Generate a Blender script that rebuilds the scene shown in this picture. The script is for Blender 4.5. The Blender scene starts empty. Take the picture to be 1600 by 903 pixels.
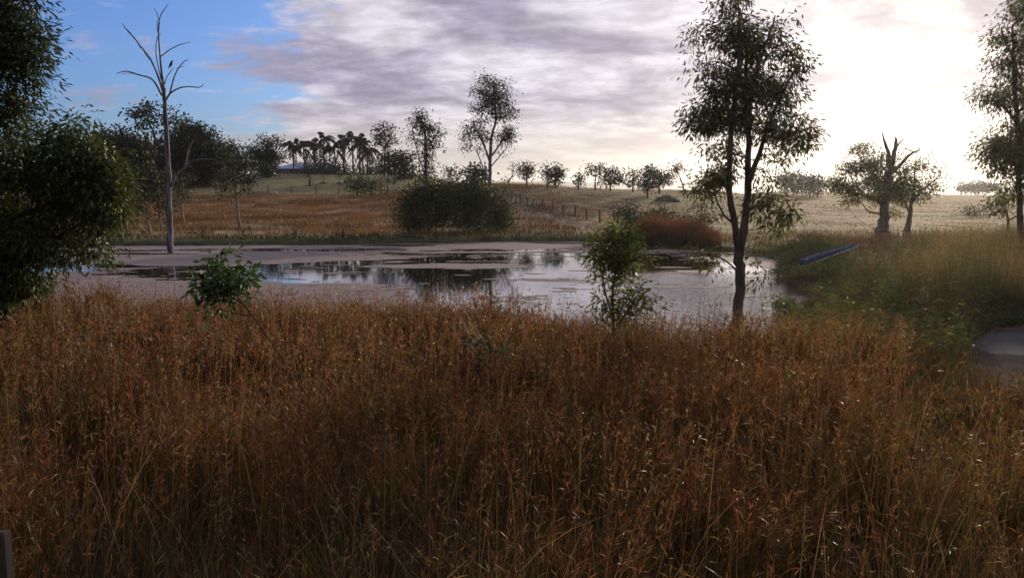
import bpy, math
import numpy as np
from mathutils import Vector, Matrix, Euler

# ------------------------------------------------------------------ camera, world, sun, exposure
scn = bpy.context.scene
col = scn.collection
FPX, CX, CY, W0 = 1256.0, 800.0, 451.5, 1600.0
PITCH = math.atan(152.0 / FPX)
CAM = np.array([0.0, 0.0, 3.0])
cd = bpy.data.cameras.new('camera')
cd.sensor_width = 36.0
cd.lens = 36.0 * FPX / W0
cd.clip_start = 0.05
cd.clip_end = 20000
cam = bpy.data.objects.new('camera', cd)
cam.location = CAM
cam.rotation_euler = (math.radians(90) - PITCH, 0, 0)
col.objects.link(cam)
scn.camera = cam

SUN_AZ = math.atan((1420 - 800) / FPX)        # to the right of +Y
SUN_EL = math.radians(9.5)
sdir = Vector((math.sin(SUN_AZ) * math.cos(SUN_EL), math.cos(SUN_AZ) * math.cos(SUN_EL), math.sin(SUN_EL)))
sl = bpy.data.lights.new('sun', 'SUN')
sl.energy = 3.6
sl.angle = math.radians(3.0)
sl.color = (1.0, 0.84, 0.62)
sun = bpy.data.objects.new('sun', sl)
sun.rotation_euler = sdir.to_track_quat('Z', 'Y').to_euler()
col.objects.link(sun)

vs = scn.view_settings
vs.view_transform = 'Standard'
vs.look = 'None'
vs.exposure = 0.24
vs.gamma = 1.0
vs.use_curve_mapping = False
cy = scn.cycles
cy.max_bounces = 5
cy.diffuse_bounces = 2
cy.glossy_bounces = 3
cy.transmission_bounces = 3
cy.transparent_max_bounces = 4
cy.volume_bounces = 0
cy.use_denoising = True
cy.caustics_reflective = False
cy.caustics_refractive = False
cy.sample_clamp_indirect = 4.0


class NT:
    """small node-tree helper"""
    def __init__(s, nt):
        s.nt = nt
        nt.nodes.clear()

    def n(s, t, **kw):
        nd = s.nt.nodes.new(t)
        for k, v in kw.items():
            setattr(nd, k, v)
        return nd

    def put(s, sock, v):
        if isinstance(v, bpy.types.NodeSocket):
            s.nt.links.new(v, sock)
        elif v is not None:
            if isinstance(v, (tuple, list)) and sock.type == 'RGBA' and len(v) == 3:
                v = (*v, 1.0)
            sock.default_value = v

    def m(s, op, a, b=None, c=None, clamp=False):
        nd = s.n('ShaderNodeMath', operation=op, use_clamp=clamp)
        s.put(nd.inputs[0], a)
        s.put(nd.inputs[1], b)
        s.put(nd.inputs[2], c)
        return nd.outputs[0]

    def v(s, op, a, b=None):
        nd = s.n('ShaderNodeVectorMath', operation=op)
        s.put(nd.inputs[0], a)
        s.put(nd.inputs[1], b)
        return nd.outputs['Value'] if op in ('DOT_PRODUCT', 'LENGTH') else nd.outputs['Vector']

    def mix(s, f, a, b, bt='MIX'):
        nd = s.n('ShaderNodeMix', data_type='RGBA', blend_type=bt)
        s.put(nd.inputs[0], f)
        s.put(nd.inputs[6], a)
        s.put(nd.inputs[7], b)
        return nd.outputs[2]

    def ss(s, x, lo, hi, a=0.0, b=1.0):
        nd = s.n('ShaderNodeMapRange', interpolation_type='SMOOTHSTEP')
        s.put(nd.inputs[0], x)
        for i, q in enumerate((lo, hi, a, b)):
            s.put(nd.inputs[1 + i], q)
        return nd.outputs[0]

    def noise(s, vec, scale, detail=4.0, rough=0.55, dist=0.0, out='Fac'):
        nd = s.n('ShaderNodeTexNoise')
        s.put(nd.inputs['Vector'], vec)
        nd.inputs['Scale'].default_value = scale
        nd.inputs['Detail'].default_value = detail
        nd.inputs['Roughness'].default_value = rough
        nd.inputs['Distortion'].default_value = dist
        return nd.outputs[out]


def pixdir(px, py):
    x, y = (px - CX) / FPX, -(py - CY) / FPX
    c, s_ = math.cos(PITCH), math.sin(PITCH)
    d = np.array([x, c + y * s_, -s_ + y * c])
    return d / np.linalg.norm(d)


world = bpy.data.worlds.new('World')
scn.world = world
world.use_nodes = True
w = NT(world.node_tree)
SKYS = 0.1
sky = w.n('ShaderNodeTexSky', sky_type='NISHITA', sun_disc=False)
sky.sun_elevation = SUN_EL
sky.sun_rotation = SUN_AZ
sky.altitude = 50
sky.air_density = 1.0
sky.dust_density = 1.5
sky.ozone_density = 2.0
tc = w.n('ShaderNodeTexCoord')
D = w.v('NORMALIZE', tc.outputs['Generated'])
sx = w.n('ShaderNodeSeparateXYZ')
w.put(sx.inputs[0], D)
dz = w.m('MAXIMUM', sx.outputs[2], 0.0)
den = w.m('ADD', dz, 0.19)
cmb = w.n('ShaderNodeCombineXYZ')
w.put(cmb.inputs[0], w.m('DIVIDE', sx.outputs[0], den))
w.put(cmb.inputs[1], w.m('MULTIPLY', w.m('DIVIDE', sx.outputs[1], den), 1.0))
pl = cmb.outputs[0]
n_big = w.noise(w.v('MULTIPLY', pl, (1.0, 1.6, 1.0)), 0.9, 4, 0.5, 0.4)
n_mid = w.noise(w.v('ADD', pl, (7.3, 2.1, 0)), 2.0, 6, 0.55, 0.35)
n_fine = w.noise(w.v('MULTIPLY', w.v('ADD', pl, (3.1, 9.4, 0)), (1.0, 1.35, 1.0)), 6.5, 7, 0.6, 0.25)
g = w.v('DOT_PRODUCT', D, tuple(sdir))
gc = w.m('MAXIMUM', g, 0.0)
# cloud cover: open sky to the upper left only
dclear = pixdir(90, 40)
q = w.v('DOT_PRODUCT', D, tuple(float(t) for t in dclear))
cl = w.ss(q, 0.940, 0.990, 0.0, 1.0)
nn = w.m('ADD', w.m('MULTIPLY', n_mid, 0.5), w.m('MULTIPLY', n_fine, 0.5))
cover = w.m('SUBTRACT', w.m('ADD', nn, w.m('MULTIPLY', w.m('SUBTRACT', n_big, 0.5), 0.5)), w.m('MULTIPLY', cl, 0.36))
cover = w.ss(cover, 0.15, 0.33)
# cloud colour: mauve grey bellies, creamy light where thin, near the sun and near the horizon
thin = w.ss(w.m('ADD', w.m('MULTIPLY', n_mid, 0.6), w.m('MULTIPLY', n_big, 0.4)), 0.42, 0.58)
base = w.mix(thin, (0.62, 0.595, 0.68), (0.285, 0.265, 0.375))
rim = w.ss(n_fine, 0.36, 0.66, 0.82, 1.18)
base = w.mix(1.0, base, rim, 'MULTIPLY')
back = w.ss(g, -0.7, 0.75, 0.40, 1.0)
base = w.mix(1.0, base, back, 'MULTIPLY')
low = w.m('MULTIPLY', w.ss(dz, 0.0, 0.125, 1.0, 0.0), w.ss(g, 0.30, 0.90, 0.25, 0.75))
base = w.mix(low, base, (0.56, 0.49, 0.385))
k1 = w.m('POWER', gc, 14.0)
k2 = w.m('POWER', gc, 130.0)
thin2 = w.m('SUBTRACT', 1.25, w.m('MULTIPLY', thin, 0.95))
glow = w.mix(1.0, (0.03, 0.025, 0.015), w.m('MULTIPLY', k1, thin2), 'MULTIPLY')
glow2 = w.mix(1.0, (0.30, 0.24, 0.13), w.m('MULTIPLY', w.m('MULTIPLY', k2, thin2), rim), 'MULTIPLY')
cloud = w.mix(1.0, w.mix(1.0, base, glow, 'ADD'), glow2, 'ADD')
cloud = w.mix(1.0, cloud, (1 / SKYS,) * 3, 'MULTIPLY')
clear = w.mix(1.0, sky.outputs[0], (0.50, 0.80, 1.55), 'MULTIPLY')
final = w.mix(cover, clear, cloud)
bg = w.n('ShaderNodeBackground')
w.put(bg.inputs[0], final)
bg.inputs[1].default_value = SKYS
wo = w.n('ShaderNodeOutputWorld')
w.put(wo.inputs[0], bg.outputs[0])

# ------------------------------------------------------------------ numpy helpers
def _h(ix, iy, seed):
    n = (ix.astype(np.int64) * 374761393 + iy.astype(np.int64) * 668265263 + seed * 982451653) & 0xFFFFFFFF
    n = ((n ^ (n >> 13)) * 1274126177) & 0xFFFFFFFF
    return ((n ^ (n >> 16)) & 0xFFFF) / 65535.0


def vnoise(x, y, seed=0):
    x = np.asarray(x, float)
    y = np.asarray(y, float)
    ix, iy = np.floor(x), np.floor(y)
    fx, fy = x - ix, y - iy
    fx, fy = fx * fx * (3 - 2 * fx), fy * fy * (3 - 2 * fy)
    a, b, c, d = _h(ix, iy, seed), _h(ix + 1, iy, seed), _h(ix, iy + 1, seed), _h(ix + 1, iy + 1, seed)
    return a + (b - a) * fx + (c - a) * fy + (a - b - c + d) * fx * fy


def fbm(x, y, seed=0, o=4, g_=0.5):
    s_, a, t = 0, 1.0, 0
    for i in range(o):
        s_ = s_ + a * vnoise(x * 2 ** i, y * 2 ** i, seed + i * 17)
        t += a
        a *= g_
    return s_ / t


def sstep(x, a, b):
    t = np.clip((np.asarray(x, float) - a) / (b - a), 0, 1)
    return t * t * (3 - 2 * t)


def P(px, py, Y):
    d = pixdir(px, py)
    return CAM + d * (Y / d[1])


POND = np.array([(-60, 30), (-34, 24), (-19, 19.5), (-12, 18.2), (-6, 16.6), (0, 15.7), (4, 15.0), (5.3, 15.0), (6.6, 17.2), (7.9, 20.5),
                 (8.6, 24), (9.9, 29), (11.6, 34), (12.4, 37.5), (10.9, 40.4), (8.4, 41.8), (6.8, 43.4), (6.2, 46.6), (4, 48.8), (0, 48.6),
                 (-6, 47.0), (-14, 45.4), (-24, 44.6), (-40, 44), (-60, 42)], float)


def sdpoly(X, Y, poly):
    """signed distance, negative inside"""
    X = np.asarray(X, float)
    Y = np.asarray(Y, float)
    dmin = np.full(X.shape, 1e9)
    ins = np.zeros(X.shape, bool)
    n = len(poly)
    for i in range(n):
        ax, ay = poly[i]
        bx, by = poly[(i + 1) % n]
        ex, ey = bx - ax, by - ay
        t = np.clip(((X - ax) * ex + (Y - ay) * ey) / (ex * ex + ey * ey), 0, 1)
        dmin = np.minimum(dmin, np.hypot(X - ax - t * ex, Y - ay - t * ey))
        c = ((ay > Y) != (by > Y)) & (X < (bx - ax) * (Y - ay) / (by - ay + 1e-12) + ax)
        ins ^= c
    return np.where(ins, -dmin, dmin)


PUDDLE = np.array([(8.5, 14.4), (9.3, 15.3), (11, 15.6), (14, 15.6), (16, 14.8), (15.5, 13.2), (12, 12.8), (9.6, 13.0), (8.4, 13.5)], float)
SAND = np.array([(9.6, 16.0), (8.0, 14.0), (7.0, 12.3), (6.3, 11.2), (6.5, 10.0), (8.4, 9.2), (12, 9), (22, 9.5), (22, 17), (12, 16.8)], float)


def H(X, Y):
    X = np.asarray(X, float)
    Y = np.asarray(Y, float)
    sd = sdpoly(X, Y, POND) + (fbm(X * 0.6, Y * 0.6, 5, 3) - 0.5) * 0.8
    # near bank
    near = 0.12 + 0.38 * sstep(Y, 17, 2.5) + 1.0 * sstep(Y, 2.0, -0.5)
    near = near + 0.25 * sstep(X, 7.5, 14) * sstep(Y, 30, 14)
    # hillside behind
    t = np.maximum(Y - 50, 0)
    qf = np.where(t < 60, t * t, 3600 + 120 * (t - 60))
    def rise(a, tr):
        qr = np.where(tr < 60, tr * tr, 3600 + 120 * (tr - 60))
        soft = 0.07 * qr + 60
        q_ = -soft * np.log(np.exp(-np.minimum(qf, qr * 3) / soft) + np.exp(-qr / soft))
        return a * q_ - np.minimum(np.maximum(Y - (50 + tr) - 12, 0) * 0.018, 9.0)

    left = rise(.00073, np.full(X.shape, 102.0))
    am = np.interp(X, [-20, 0, 15, 30, 40, 60, 110, 250], [.00165, .00163, .0013, .0007, .00034, .00020, .00013, .00010])
    tm = np.interp(X, [-20, 15, 30, 45, 75], [47, 48, 62, 90, 160])
    mid = rise(am, tm)
    wm = sstep(X, -20, -5)
    hill = left * (1 - wm) + mid * wm
    z = near * (1 - sstep(Y, 30, 50)) + 0.30 * sstep(Y, 30, 50) + hill
    z = z + (fbm(X * 0.25, Y * 0.25, 9, 3) - 0.5) * 0.16 + (fbm(X * 0.03, Y * 0.03, 11, 2) - 0.5) * 0.5 * sstep(Y, 60, 120)
    # banks fall into the pond
    z = np.where(sd > 0, np.minimum(z, 0.02 + sd * 0.22 + 0.03) , -0.04 + np.maximum(sd, -4) * 0.22)
    sp = sdpoly(X, Y, PUDDLE)
    ssn = sdpoly(X, Y, SAND)
    z = z * sstep(ssn, -1.0, 0.6) + (0.32 + (fbm(X * 1.2, Y * 1.2, 21, 3) - 0.5) * 0.05) * (1 - sstep(ssn, -1.0, 0.6))
    z = np.where(sp < 0.5, z - 0.10 * sstep(sp, 0.5, -0.4), z)
    # far behind / sides calm down
    r = np.hypot(X, Y)
    z = z * (1 - sstep(r, 500, 900)) + (-6.0) * sstep(r, 500, 900)
    return z


def Hs(x, y):
    return float(H(np.array([x]), np.array([y]))[0])


def G(px, py, ymin=3.0, ymax=700):
    """where the line of sight meets the ground"""
    d = pixdir(px, py)
    Y = np.geomspace(ymin, ymax, 1400)
    X = d[0] / d[1] * Y
    Z = 3.0 + d[2] / d[1] * Y
    hit = np.nonzero(Z <= H(X, Y))[0]
    i = hit[0] if len(hit) else len(Y) - 1
    return np.array([X[i], Y[i], float(H(X[i:i + 1], Y[i:i + 1])[0])])


def mesh_obj(name, V, F, mat, parent=None, colr=None, smooth=False, loc=None):
    """V (n,3); F list of int arrays (m,k); colr (n,3) or None. Vertices are given in world space."""
    me = bpy.data.meshes.new(name)
    V = np.asarray(V, np.float32)
    if loc is not None:
        V = V - np.asarray(loc, np.float32)
    me.vertices.add(len(V))
    me.vertices.foreach_set('co', V.ravel())
    F = [np.asarray(f, np.int32) for f in F if len(f)]
    loops = np.concatenate([f.ravel() for f in F])
    tot = np.concatenate([np.full(len(f), f.shape[1], np.int32) for f in F])
    st = np.concatenate([[0], np.cumsum(tot)[:-1]]).astype(np.int32)
    me.loops.add(len(loops))
    me.loops.foreach_set('vertex_index', loops)
    me.polygons.add(len(tot))
    me.polygons.foreach_set('loop_start', st)
    me.polygons.foreach_set('use_smooth', np.full(len(tot), smooth, bool))
    if colr is not None:
        ca = me.color_attributes.new('Col', 'FLOAT_COLOR', 'POINT')
        c4 = np.ones((len(V), 4), np.float32)
        c4[:, :3] = colr
        ca.data.foreach_set('color', c4.ravel())
    me.update(calc_edges=True)
    me.materials.append(mat)
    o = bpy.data.objects.new(name, me)
    if parent is not None:
        o.parent = parent
    elif loc is not None:
        o.location = loc
    col.objects.link(o)
    return o


def tag(o, label=None, cat=None, group=None, kind=None):
    if label:
        o['label'] = label
    if cat:
        o['category'] = cat
    if group:
        o['group'] = group
    if kind:
        o['kind'] = kind
    return o


def thing(name, label, cat, loc, group=None):
    o = bpy.data.objects.new(name, None)
    o.empty_display_size = 0.2
    o.location = tuple(float(t) for t in loc)
    col.objects.link(o)
    return tag(o, label, cat, group)


def tubes(paths, sides=6):
    """paths: list of (pts (k,3), radii (k,)) -> V, F"""
    Vs, Fs, off = [], [], 0
    for pts, rad in paths:
        pts = np.asarray(pts, float)
        rad = np.asarray(rad, float)
        k = len(pts)
        tan = np.gradient(pts, axis=0)
        tan /= np.linalg.norm(tan, axis=1)[:, None] + 1e-9
        ref = np.array([0.31, 0.95, 0.05]) if abs(tan[:, 2]).mean() > 0.5 else np.array([0.1, 0.2, 0.97])
        u = np.cross(tan, ref)
        u /= np.linalg.norm(u, axis=1)[:, None] + 1e-9
        v = np.cross(tan, u)
        th = np.linspace(0, 2 * np.pi, sides, endpoint=False)
        ring = pts[:, None, :] + rad[:, None, None] * (np.cos(th)[None, :, None] * u[:, None, :] + np.sin(th)[None, :, None] * v[:, None, :])
        Vs.append(ring.reshape(-1, 3))
        i = np.arange(k - 1)[:, None] * sides
        j = np.arange(sides)[None, :]
        j2 = (j + 1) % sides
        f = np.stack([i + j, i + j2, i + sides + j2, i + sides + j], -1).reshape(-1, 4) + off
        Fs.append(f)
        off += k * sides
    return np.concatenate(Vs), np.concatenate(Fs)


def smoothpath(pts, rad, n=4, rng=None, wob=0.0):
    """Catmull-Rom resampling with a little wander"""
    pts = np.asarray(pts, float)
    rad = np.asarray(rad, float)
    if len(pts) < 3:
        k = max(3, n)
        t = np.linspace(0, 1, k)[:, None]
        out = pts[0] * (1 - t) + pts[-1] * t
        rr = rad[0] * (1 - t[:, 0]) + rad[-1] * t[:, 0]
    else:
        pp = np.vstack([2 * pts[0] - pts[1], pts, 2 * pts[-1] - pts[-2]])
        out, rr = [], []
        for i in range(len(pts) - 1):
            p0, p1, p2, p3 = pp[i:i + 4]
            for t in np.linspace(0, 1, n, endpoint=False):
                out.append(0.5 * (2 * p1 + (p2 - p0) * t + (2 * p0 - 5 * p1 + 4 * p2 - p3) * t * t + (3 * p1 - p0 - 3 * p2 + p3) * t ** 3))
                rr.append(rad[i] * (1 - t) + rad[i + 1] * t)
        out.append(pts[-1])
        rr.append(rad[-1])
        out, rr = np.array(out), np.array(rr)
    if rng is not None and wob > 0:
        nz = rng.normal(0, wob, out.shape)
        nz[0] = nz[-1] = 0
        out = out + nz
    return out, rr


def unit(v):
    return v / (np.linalg.norm(v, axis=-1, keepdims=True) + 1e-9)


def leaf_mesh(C, Dr, L, Wd, rng):
    """folded diamond leaves: 4 points each, one quad"""
    n = len(C)
    L = np.broadcast_to(L, n)[:, None]
    Wd = np.broadcast_to(Wd, n)[:, None]
    s_ = unit(np.cross(Dr, unit(rng.normal(size=(n, 3)))))
    nrm = np.cross(Dr, s_)
    a = C
    b = C + Dr * L * 0.45 + s_ * Wd * 0.5 + nrm * Wd * 0.12
    c = C + Dr * L - np.array([0, 0, 1]) * L * 0.12
    d = C + Dr * L * 0.45 - s_ * Wd * 0.5 + nrm * Wd * 0.12
    V = np.stack([a, b, c, d], 1).reshape(-1, 3)
    F = np.arange(4 * n).reshape(n, 4)
    return V, F


# ------------------------------------------------------------------ materials
def new_mat(name):
    m_ = bpy.data.materials.new(name)
    m_.use_nodes = True
    return m_, NT(m_.node_tree)


def out(t, surf):
    o = t.n('ShaderNodeOutputMaterial')
    t.put(o.inputs[0], surf)


def veg_mat(name, trans=0.35, rough=0.55, spec=0.3, tcol=(1.25, 1.2, 0.6)):
    m_, t = new_mat(name)
    at = t.n('ShaderNodeAttribute', attribute_name='Col')
    p = t.n('ShaderNodeBsdfPrincipled')
    t.put(p.inputs['Base Color'], at.outputs['Color'])
    p.inputs['Roughness'].default_value = rough
    p.inputs['Specular IOR Level'].default_value = spec
    tr = t.n('ShaderNodeBsdfTranslucent')
    t.put(tr.inputs[0], t.mix(1.0, at.outputs['Color'], tcol, 'MULTIPLY'))
    mx = t.n('ShaderNodeMixShader')
    mx.inputs[0].default_value = trans
    t.put(mx.inputs[1], p.outputs[0])
    t.put(mx.inputs[2], tr.outputs[0])
    out(t, mx.outputs[0])
    return m_


def two_tone(name, c1, c2, scale=6, rough=0.85, bump=0.3, stretch=(1, 1, 1), spec=0.3, metallic=0.0, detail=6, lo=.35, hi=.65, bd=0.02):
    m_, t = new_mat(name)
    co = t.n('ShaderNodeTexCoord')
    v_ = t.v('MULTIPLY', co.outputs['Object'], stretch)
    nz = t.noise(v_, scale, detail, 0.6, 0.3)
    f = t.ss(nz, lo, hi)
    p = t.n('ShaderNodeBsdfPrincipled')
    t.put(p.inputs['Base Color'], t.mix(f, c1, c2))
    p.inputs['Roughness'].default_value = rough
    p.inputs['Metallic'].default_value = metallic
    p.inputs['Specular IOR Level'].default_value = spec
    b = t.n('ShaderNodeBump')
    b.inputs['Strength'].default_value = bump
    b.inputs['Distance'].default_value = bd
    t.put(b.inputs['Height'], t.noise(v_, scale * 2.5, 5, 0.6))
    t.put(p.inputs['Normal'], b.outputs[0])
    out(t, p.outputs[0])
    return m_


M_LEAF = veg_mat('leaf', 0.38, 0.5, 0.35)
M_LEAFD = veg_mat('dark leaf', 0.12, 0.6, 0.25)
M_GRASS = veg_mat('grass blade', 0.46, 0.5, 0.35, (1.1, 1.0, 0.75))
M_FGRASS = veg_mat('field grass', 0.25, 0.8, 0.1, (1.1, 1.0, 0.7))
M_BARK = two_tone('bark', (0.16, 0.125, 0.10), (0.055, 0.042, 0.034), 5, 0.9, 0.8, (1.6, 1.6, 0.35), bd=0.03)
M_BARKD = two_tone('dark bark', (0.085, 0.07, 0.055), (0.035, 0.028, 0.024), 3, 0.9, 0.6, (1.5, 1.5, 0.4))
M_PALE = two_tone('pale bark', (0.30, 0.27, 0.25), (0.13, 0.115, 0.11), 2.5, 0.8, 0.5, (2, 2, 0.3))
M_DEAD = two_tone('bleached dead wood', (0.25, 0.25, 0.29), (0.065, 0.06, 0.07), 2.6, 0.8, 1.0, (3, 3, 0.30), lo=.38, hi=.6, bd=.05)
M_CHAR = two_tone('old grey wood', (0.24, 0.20, 0.165), (0.10, 0.085, 0.07), 2.5, 0.85, 0.8, (2, 2, 0.4))
M_POST = two_tone('weathered post timber', (0.20, 0.17, 0.145), (0.08, 0.066, 0.055), 14, 0.9, 0.6, (1, 1, 0.2))
M_MULCH = two_tone('dark mulch', (0.07, 0.052, 0.05), (0.035, 0.027, 0.027), 3, 0.95, 1.0, bd=.1)
M_WIRE = two_tone('fence wire', (0.25, 0.25, 0.25), (0.16, 0.13, 0.11), 9, 0.5, 0.1, metallic=0.6)

# ground: vertex colours are soil and turf colours, plus shade put in under near grass; shader adds fine grain
M_GROUND, t = new_mat('ground')
at = t.n('ShaderNodeAttribute', attribute_name='Col')
co = t.n('ShaderNodeTexCoord')
n1 = t.noise(co.outputs['Object'], 0.55, 8, 0.65)
n2 = t.noise(t.v('MULTIPLY', co.outputs['Object'], (1, 0.5, 1)), 2.6, 6, 0.7)
f1 = t.ss(n1, 0.3, 0.7, 0.62, 1.35)
f2 = t.ss(n2, 0.3, 0.7, 0.65, 1.35)
c_ = t.mix(1.0, t.mix(1.0, at.outputs['Color'], f1, 'MULTIPLY'), f2, 'MULTIPLY')
p = t.n('ShaderNodeBsdfPrincipled')
t.put(p.inputs['Base Color'], c_)
p.inputs['Roughness'].default_value = 0.95
p.inputs['Specular IOR Level'].default_value = 0.1
b = t.n('ShaderNodeBump')
b.inputs['Strength'].default_value = 0.6
b.inputs['Distance'].default_value = 0.12
t.put(b.inputs['Height'], n2)
t.put(p.inputs['Normal'], b.outputs[0])
out(t, p.outputs[0])


def water_mat(name, deep, ripple, rough=0.03):
    m_, t = new_mat(name)
    co = t.n('ShaderNodeTexCoord')
    O = co.outputs['Object']
    p = t.n('ShaderNodeBsdfPrincipled')
    p.inputs['Base Color'].default_value = (*deep, 1)
    p.inputs['Roughness'].default_value = rough
    p.inputs['IOR'].default_value = 2.5
    p.inputs['Specular IOR Level'].default_value = 0.5
    sxy = t.n('ShaderNodeSeparateXYZ')
    t.put(sxy.inputs[0], O)
    soft = t.noise(t.v('MULTIPLY', O, (0.5, 2.0, 1)), 1.1, 3, 0.5)
    chop = t.noise(t.v('MULTIPLY', O, (1.0, 2.2, 1)), 5.0, 3, 0.6, 0.5)
    zone = t.m('MULTIPLY', t.ss(sxy.outputs[0], 2.0, 6.5), t.ss(sxy.outputs[1], 31.0, 22.0))
    b1 = t.n('ShaderNodeBump')
    b1.inputs['Strength'].default_value = 0.12
    b1.inputs['Distance'].default_value = 0.004
    t.put(b1.inputs['Height'], soft)
    b2 = t.n('ShaderNodeBump')
    t.put(b2.inputs['Strength'], t.m('ADD', t.m('MULTIPLY', zone, ripple), 0.012))
    b2.inputs['Distance'].default_value = 0.022
    t.put(b2.inputs['Height'], chop)
    t.put(b2.inputs['Normal'], b1.outputs[0])
    t.put(p.inputs['Normal'], b2.outputs[0])
    out(t, p.outputs[0])
    return m_


M_WATER = water_mat('pond water', (0.018, 0.017, 0.012), 1.5)
M_PUDDLE = two_tone('puddle water', (0.055, 0.06, 0.075), (0.035, 0.037, 0.045), 1.2, .6, .05, spec=.2)
M_ALGAE = two_tone('floating weed', (0.275, 0.212, 0.205), (0.15, 0.122, 0.112), 1.6, 0.75, 0.35, (0.6, 1.6, 1), spec=0.25, lo=.3, hi=.75, bd=0.01)
M_HILL = two_tone('far hill forest', (0.05, 0.065, 0.06), (0.035, 0.05, 0.045), 0.01, 1.0, 0.0, spec=0.0)

# ------------------------------------------------------------------ ground
ang = np.concatenate([np.linspace(-180, -42, 60, endpoint=False), np.linspace(-42, 42, 460, endpoint=False), np.linspace(42, 180, 60, endpoint=False)])
rad = np.concatenate([[0.0], np.geomspace(0.8, 260, 420), np.geomspace(265, 4850, 60)])
A, R = np.meshgrid(np.radians(ang), rad)
GX, GY = R * np.sin(A), R * np.cos(A)
GZ = H(GX, GY)
gv = np.stack([GX, GY, GZ], -1).reshape(-1, 3)
na, nr = len(ang), len(rad)
i, j = np.meshgrid(np.arange(nr - 1), np.arange(na), indexing='ij')
j2 = (j + 1) % na
gf = np.stack([i * na + j, i * na + j2, (i + 1) * na + j2, (i + 1) * na + j], -1).reshape(-1, 4)


def mixc(c, d, f):
    return c * (1 - f[..., None]) + np.array(d) * f[..., None]


def ground_colour(X, Y):
    n = fbm(X * 0.12, Y * 0.2, 31, 5)
    n2_ = fbm(X * 0.5 + 9, Y * 0.9, 33, 4)
    n3_ = fbm(X * 0.045 + 3, Y * 0.11, 35, 4)
    c = np.zeros(X.shape + (3,)) + np.array((0.30, 0.20, 0.10))          # dry paddock
    c = mixc(c, (0.33, 0.25, 0.15), sstep(n, 0.47, 0.60) * 0.8)
    c = mixc(c, (0.14, 0.095, 0.055), sstep(n2_, 0.5, 0.66) * 0.7)
    c = mixc(c, (0.19, 0.185, 0.085), sstep(n3_, 0.50, 0.66) * 0.55)
    u = X / np.maximum(Y, 1)
    # orange grass on the left slope
    orange = sstep(X, 6, -6) * sstep(Y, 52, 58) * sstep(Y, 106, 96)
    c = mixc(c, (0.235, 0.115, 0.05), orange * sstep(n, 0.36, 0.52))
    # mown lawn above the left fence
    lawn = sstep(Y, 108, 111) * sstep(X, -6, -16)
    c = mixc(c, (0.14, 0.16, 0.065), lawn * 0.85)
    c = mixc(c, (0.25, 0.21, 0.11), lawn * sstep(n2_ * 0.5 + n * 0.5, 0.47, 0.6) * 0.8)
    # worn track up the slope left of the wire fence, and the one across the right field
    trk = np.abs(X - np.interp(Y, [50, 60, 70, 80, 95], [9.5, 6.0, 3.4, 1.2, -1])) 
    c = mixc(c, (0.27, 0.25, 0.19), sstep(trk, 2.0, 0.9) * sstep(Y, 51, 57) * sstep(Y, 100, 90) * 0.8)
    trk2 = np.abs(Y - np.interp(X, [14, 30, 50, 80, 130], [78, 84, 92, 118, 170]) - 1.5 * np.sin(X * 0.1))
    c = mixc(c, (0.10, 0.08, 0.065), sstep(trk2, 1.8, 0.8) * sstep(X, 12, 20) * 0.7)
    # green shoreline
    sd = sdpoly(X, Y, POND)
    sh = sstep(sd, 4.5, 1.0) * sstep(Y, 20, 30)
    c = mixc(c, (0.055, 0.07, 0.03), sh * 0.9)
    c = mixc(c, (0.03, 0.025, 0.018), sstep(sd, 0.5, -0.4))
    # soil under the near tall grass, darkened for the shade between tussocks
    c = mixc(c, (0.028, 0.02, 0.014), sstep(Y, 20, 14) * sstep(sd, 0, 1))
    sa = sdpoly(X, Y, SAND)
    c = mixc(c, (0.10, 0.082, 0.068), sstep(sa, 0.3, -0.5))
    c = mixc(c, (0.07, 0.06, 0.055), sstep(sdpoly(X, Y, PUDDLE), 0.6, 0.1))
    far = sstep(Y, 170, 400)
    c = mixc(c, (0.12, 0.12, 0.07), far * 0.7)
    return c


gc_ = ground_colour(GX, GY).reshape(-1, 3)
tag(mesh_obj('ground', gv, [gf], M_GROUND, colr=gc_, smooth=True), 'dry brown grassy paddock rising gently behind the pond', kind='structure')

# pond water
pw = np.array([(-62, 12, 0), (16, 12, 0), (16, 52, 0), (-62, 52, 0)], float)
# the sheet follows the pond outline, a little wider than the shore line
ring = POND + unit(POND - POND.mean(0)) * 1.2
pv = np.concatenate([ring, np.zeros((len(ring), 1))], 1)
tag(mesh_obj('pond_water', pv, [np.arange(len(ring))[None, ::-1]], M_WATER), 'still pond reflecting the pale sky', kind='structure')
rp = PUDDLE + unit(PUDDLE - PUDDLE.mean(0)) * 0.25
pv = np.concatenate([rp, np.full((len(rp), 1), 0.265)], 1)
tag(mesh_obj('puddle_water', pv, [np.arange(len(rp))[None, ::-1]], M_PUDDLE), 'shallow grey puddle on the sandy track', kind='structure')

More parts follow.
